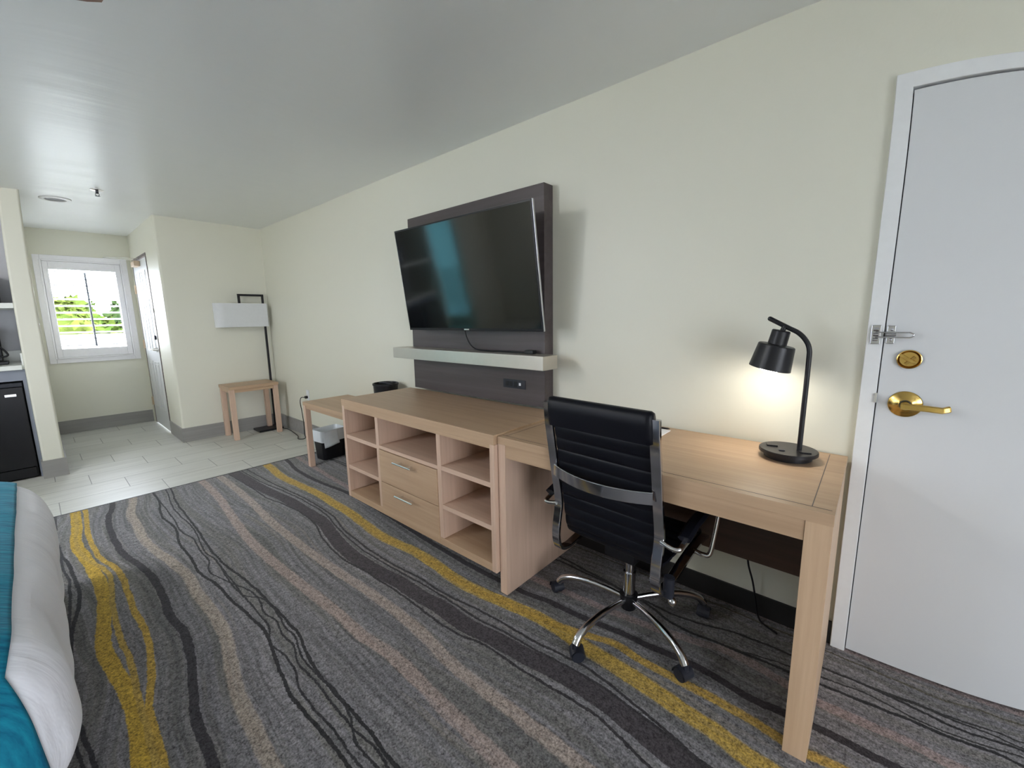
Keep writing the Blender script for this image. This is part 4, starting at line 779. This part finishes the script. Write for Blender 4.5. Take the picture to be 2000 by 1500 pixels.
obj('nameplate', bx(-5.4778, -5.4765, -2.222, -2.152, 0.736, 0.757, 0.0004), M['satin'], dr, label='small silver nameplate')
obj('kick_plate', bx(-5.528, -5.49, -2.64, K0-0.045, 0.015, 0.098, 0.002), M['black'], rf)
ns = obj('niche_shelf', bx(XN+0.001, -5.45, -2.998, K0-0.001, 1.478, 1.522, 0.002), M['counter']); tag(ns, 'white shelf spanning the niche above the counter', 'shelf')
mw = thing('microwave', 'black boxy appliance on the white niche shelf', 'microwave', (-5.8, -2.45, 1.523))
obj('housing', bx(-6.06, -5.62, -2.62, -2.158, 1.5235, 1.78, 0.006), M['black'], mw); obj('appliance_door', bx(-5.6195, -5.60, -2.61, -2.168, 1.53, 1.772, 0.004), M['screen'], mw)
cm = thing('coffee_maker', 'black coffee maker with glass carafe on the white counter', 'coffee maker', (-5.75, -2.32, 1.0))
obj('base', bx(-5.85, -5.64, -2.44, -2.165, 1.001, 1.028, 0.006), M['black'], cm); w = bx(-5.94, -5.852, -2.42, -2.20, 1.001, 1.33, 0.01); w.box(-5.90, -5.66, -2.42, -2.20, 1.235, 1.33, 0.012); obj('housing', w, M['black'], cm)
cf = obj('carafe', vrev(-5.745, -2.305, [(0.0005, 1.0295), (0.062, 1.0295), (0.075, 1.055), (0.078, 1.10), (0.062, 1.165), (0.056, 1.175), (0.060, 1.185)]), M['screen'], cm)
obj('carafe_handle', B().tube([(-5.745, -2.245, 1.150), (-5.745, -2.205, 1.148), (-5.745, -2.168, 1.095), (-5.745, -2.172, 1.070), (-5.745, -2.228, 1.062)], 0.0075, 12, smooth=7), M['black'], cf)

# ------------------------------------------------------------------ bed
bd = thing('bed', 'large bed with white duvet at the lower left', 'bed', (-2.02, -3.1, 0.0))
BX0, BX1, BY0, BY1, BZ0, BZ1, BR = -3.05, -1.29, -4.15, -2.043, 0.17, 0.645, 0.19
obj('bed_base', bx(BX0+0.08, BX1-0.08, BY0, BY1-0.10, 0.003, 0.30, 0.01), M['tick'], bd)
cc_ = Vector(((BX0+BX1)/2, (BY0+BY1)/2, (BZ0+BZ1)/2)); hh = Vector(((BX1-BX0)/2, (BY1-BY0)/2, (BZ1-BZ0)/2))
def puff(p, off=0.0):
    q = p-cc_; inn = Vector([max(-h+BR, min(h-BR, v)) for v, h in zip(q, hh)]); d = q-inn
    d = d.normalized() if d.length > 1e-9 else Vector((0, 0, 1))
    nz = 0.016*noise.noise(p*2.3)+0.007*noise.noise(Vector((p.x*9, p.y*3, p.z*3)))
    k = max(0, 1-abs(p.x-(BX1-0.42))/0.14)*max(0, 1-abs(p.z-0.5)/0.16) if p.y > BY1-0.3 else 0
    return cc_+inn+d*(BR+nz-0.018*k+off)
def puffbox(off, keep=None, n=64):
    t = bmesh.new(); bmesh.ops.create_cube(t, size=1.0); bmesh.ops.subdivide_edges(t, edges=list(t.edges), cuts=n-1, use_grid_fill=True)
    for v in t.verts:
        s_ = [math.copysign(abs(2*c)**0.8, c) for c in v.co]; v.co = cc_+Vector([a_*h for a_, h in zip(s_, hh)])
    if keep: bmesh.ops.delete(t, geom=[v for v in t.verts if not keep(v.co)], context='VERTS')
    for v in t.verts: v.co = puff(v.co.copy(), off)
    w = B(); return w._add(t)
obj('duvet', puffbox(0.0), M['duvet'], bd, label='puffy white duvet', angle=80)
rn = obj('bed_runner', puffbox(0.006, lambda c: -2.72 < c.y < -2.115 and (c.z > BZ0+0.03) and (c.z > BZ1-0.01 or abs(c.x-cc_.x) > hh.x-0.01), 128), M['teal'])
tag(rn, 'teal blue bed runner draped across the white duvet', 'bed runner')
sm = rn.modifiers.new('s', 'SOLIDIFY'); sm.thickness = 0.006; sm.offset = 1
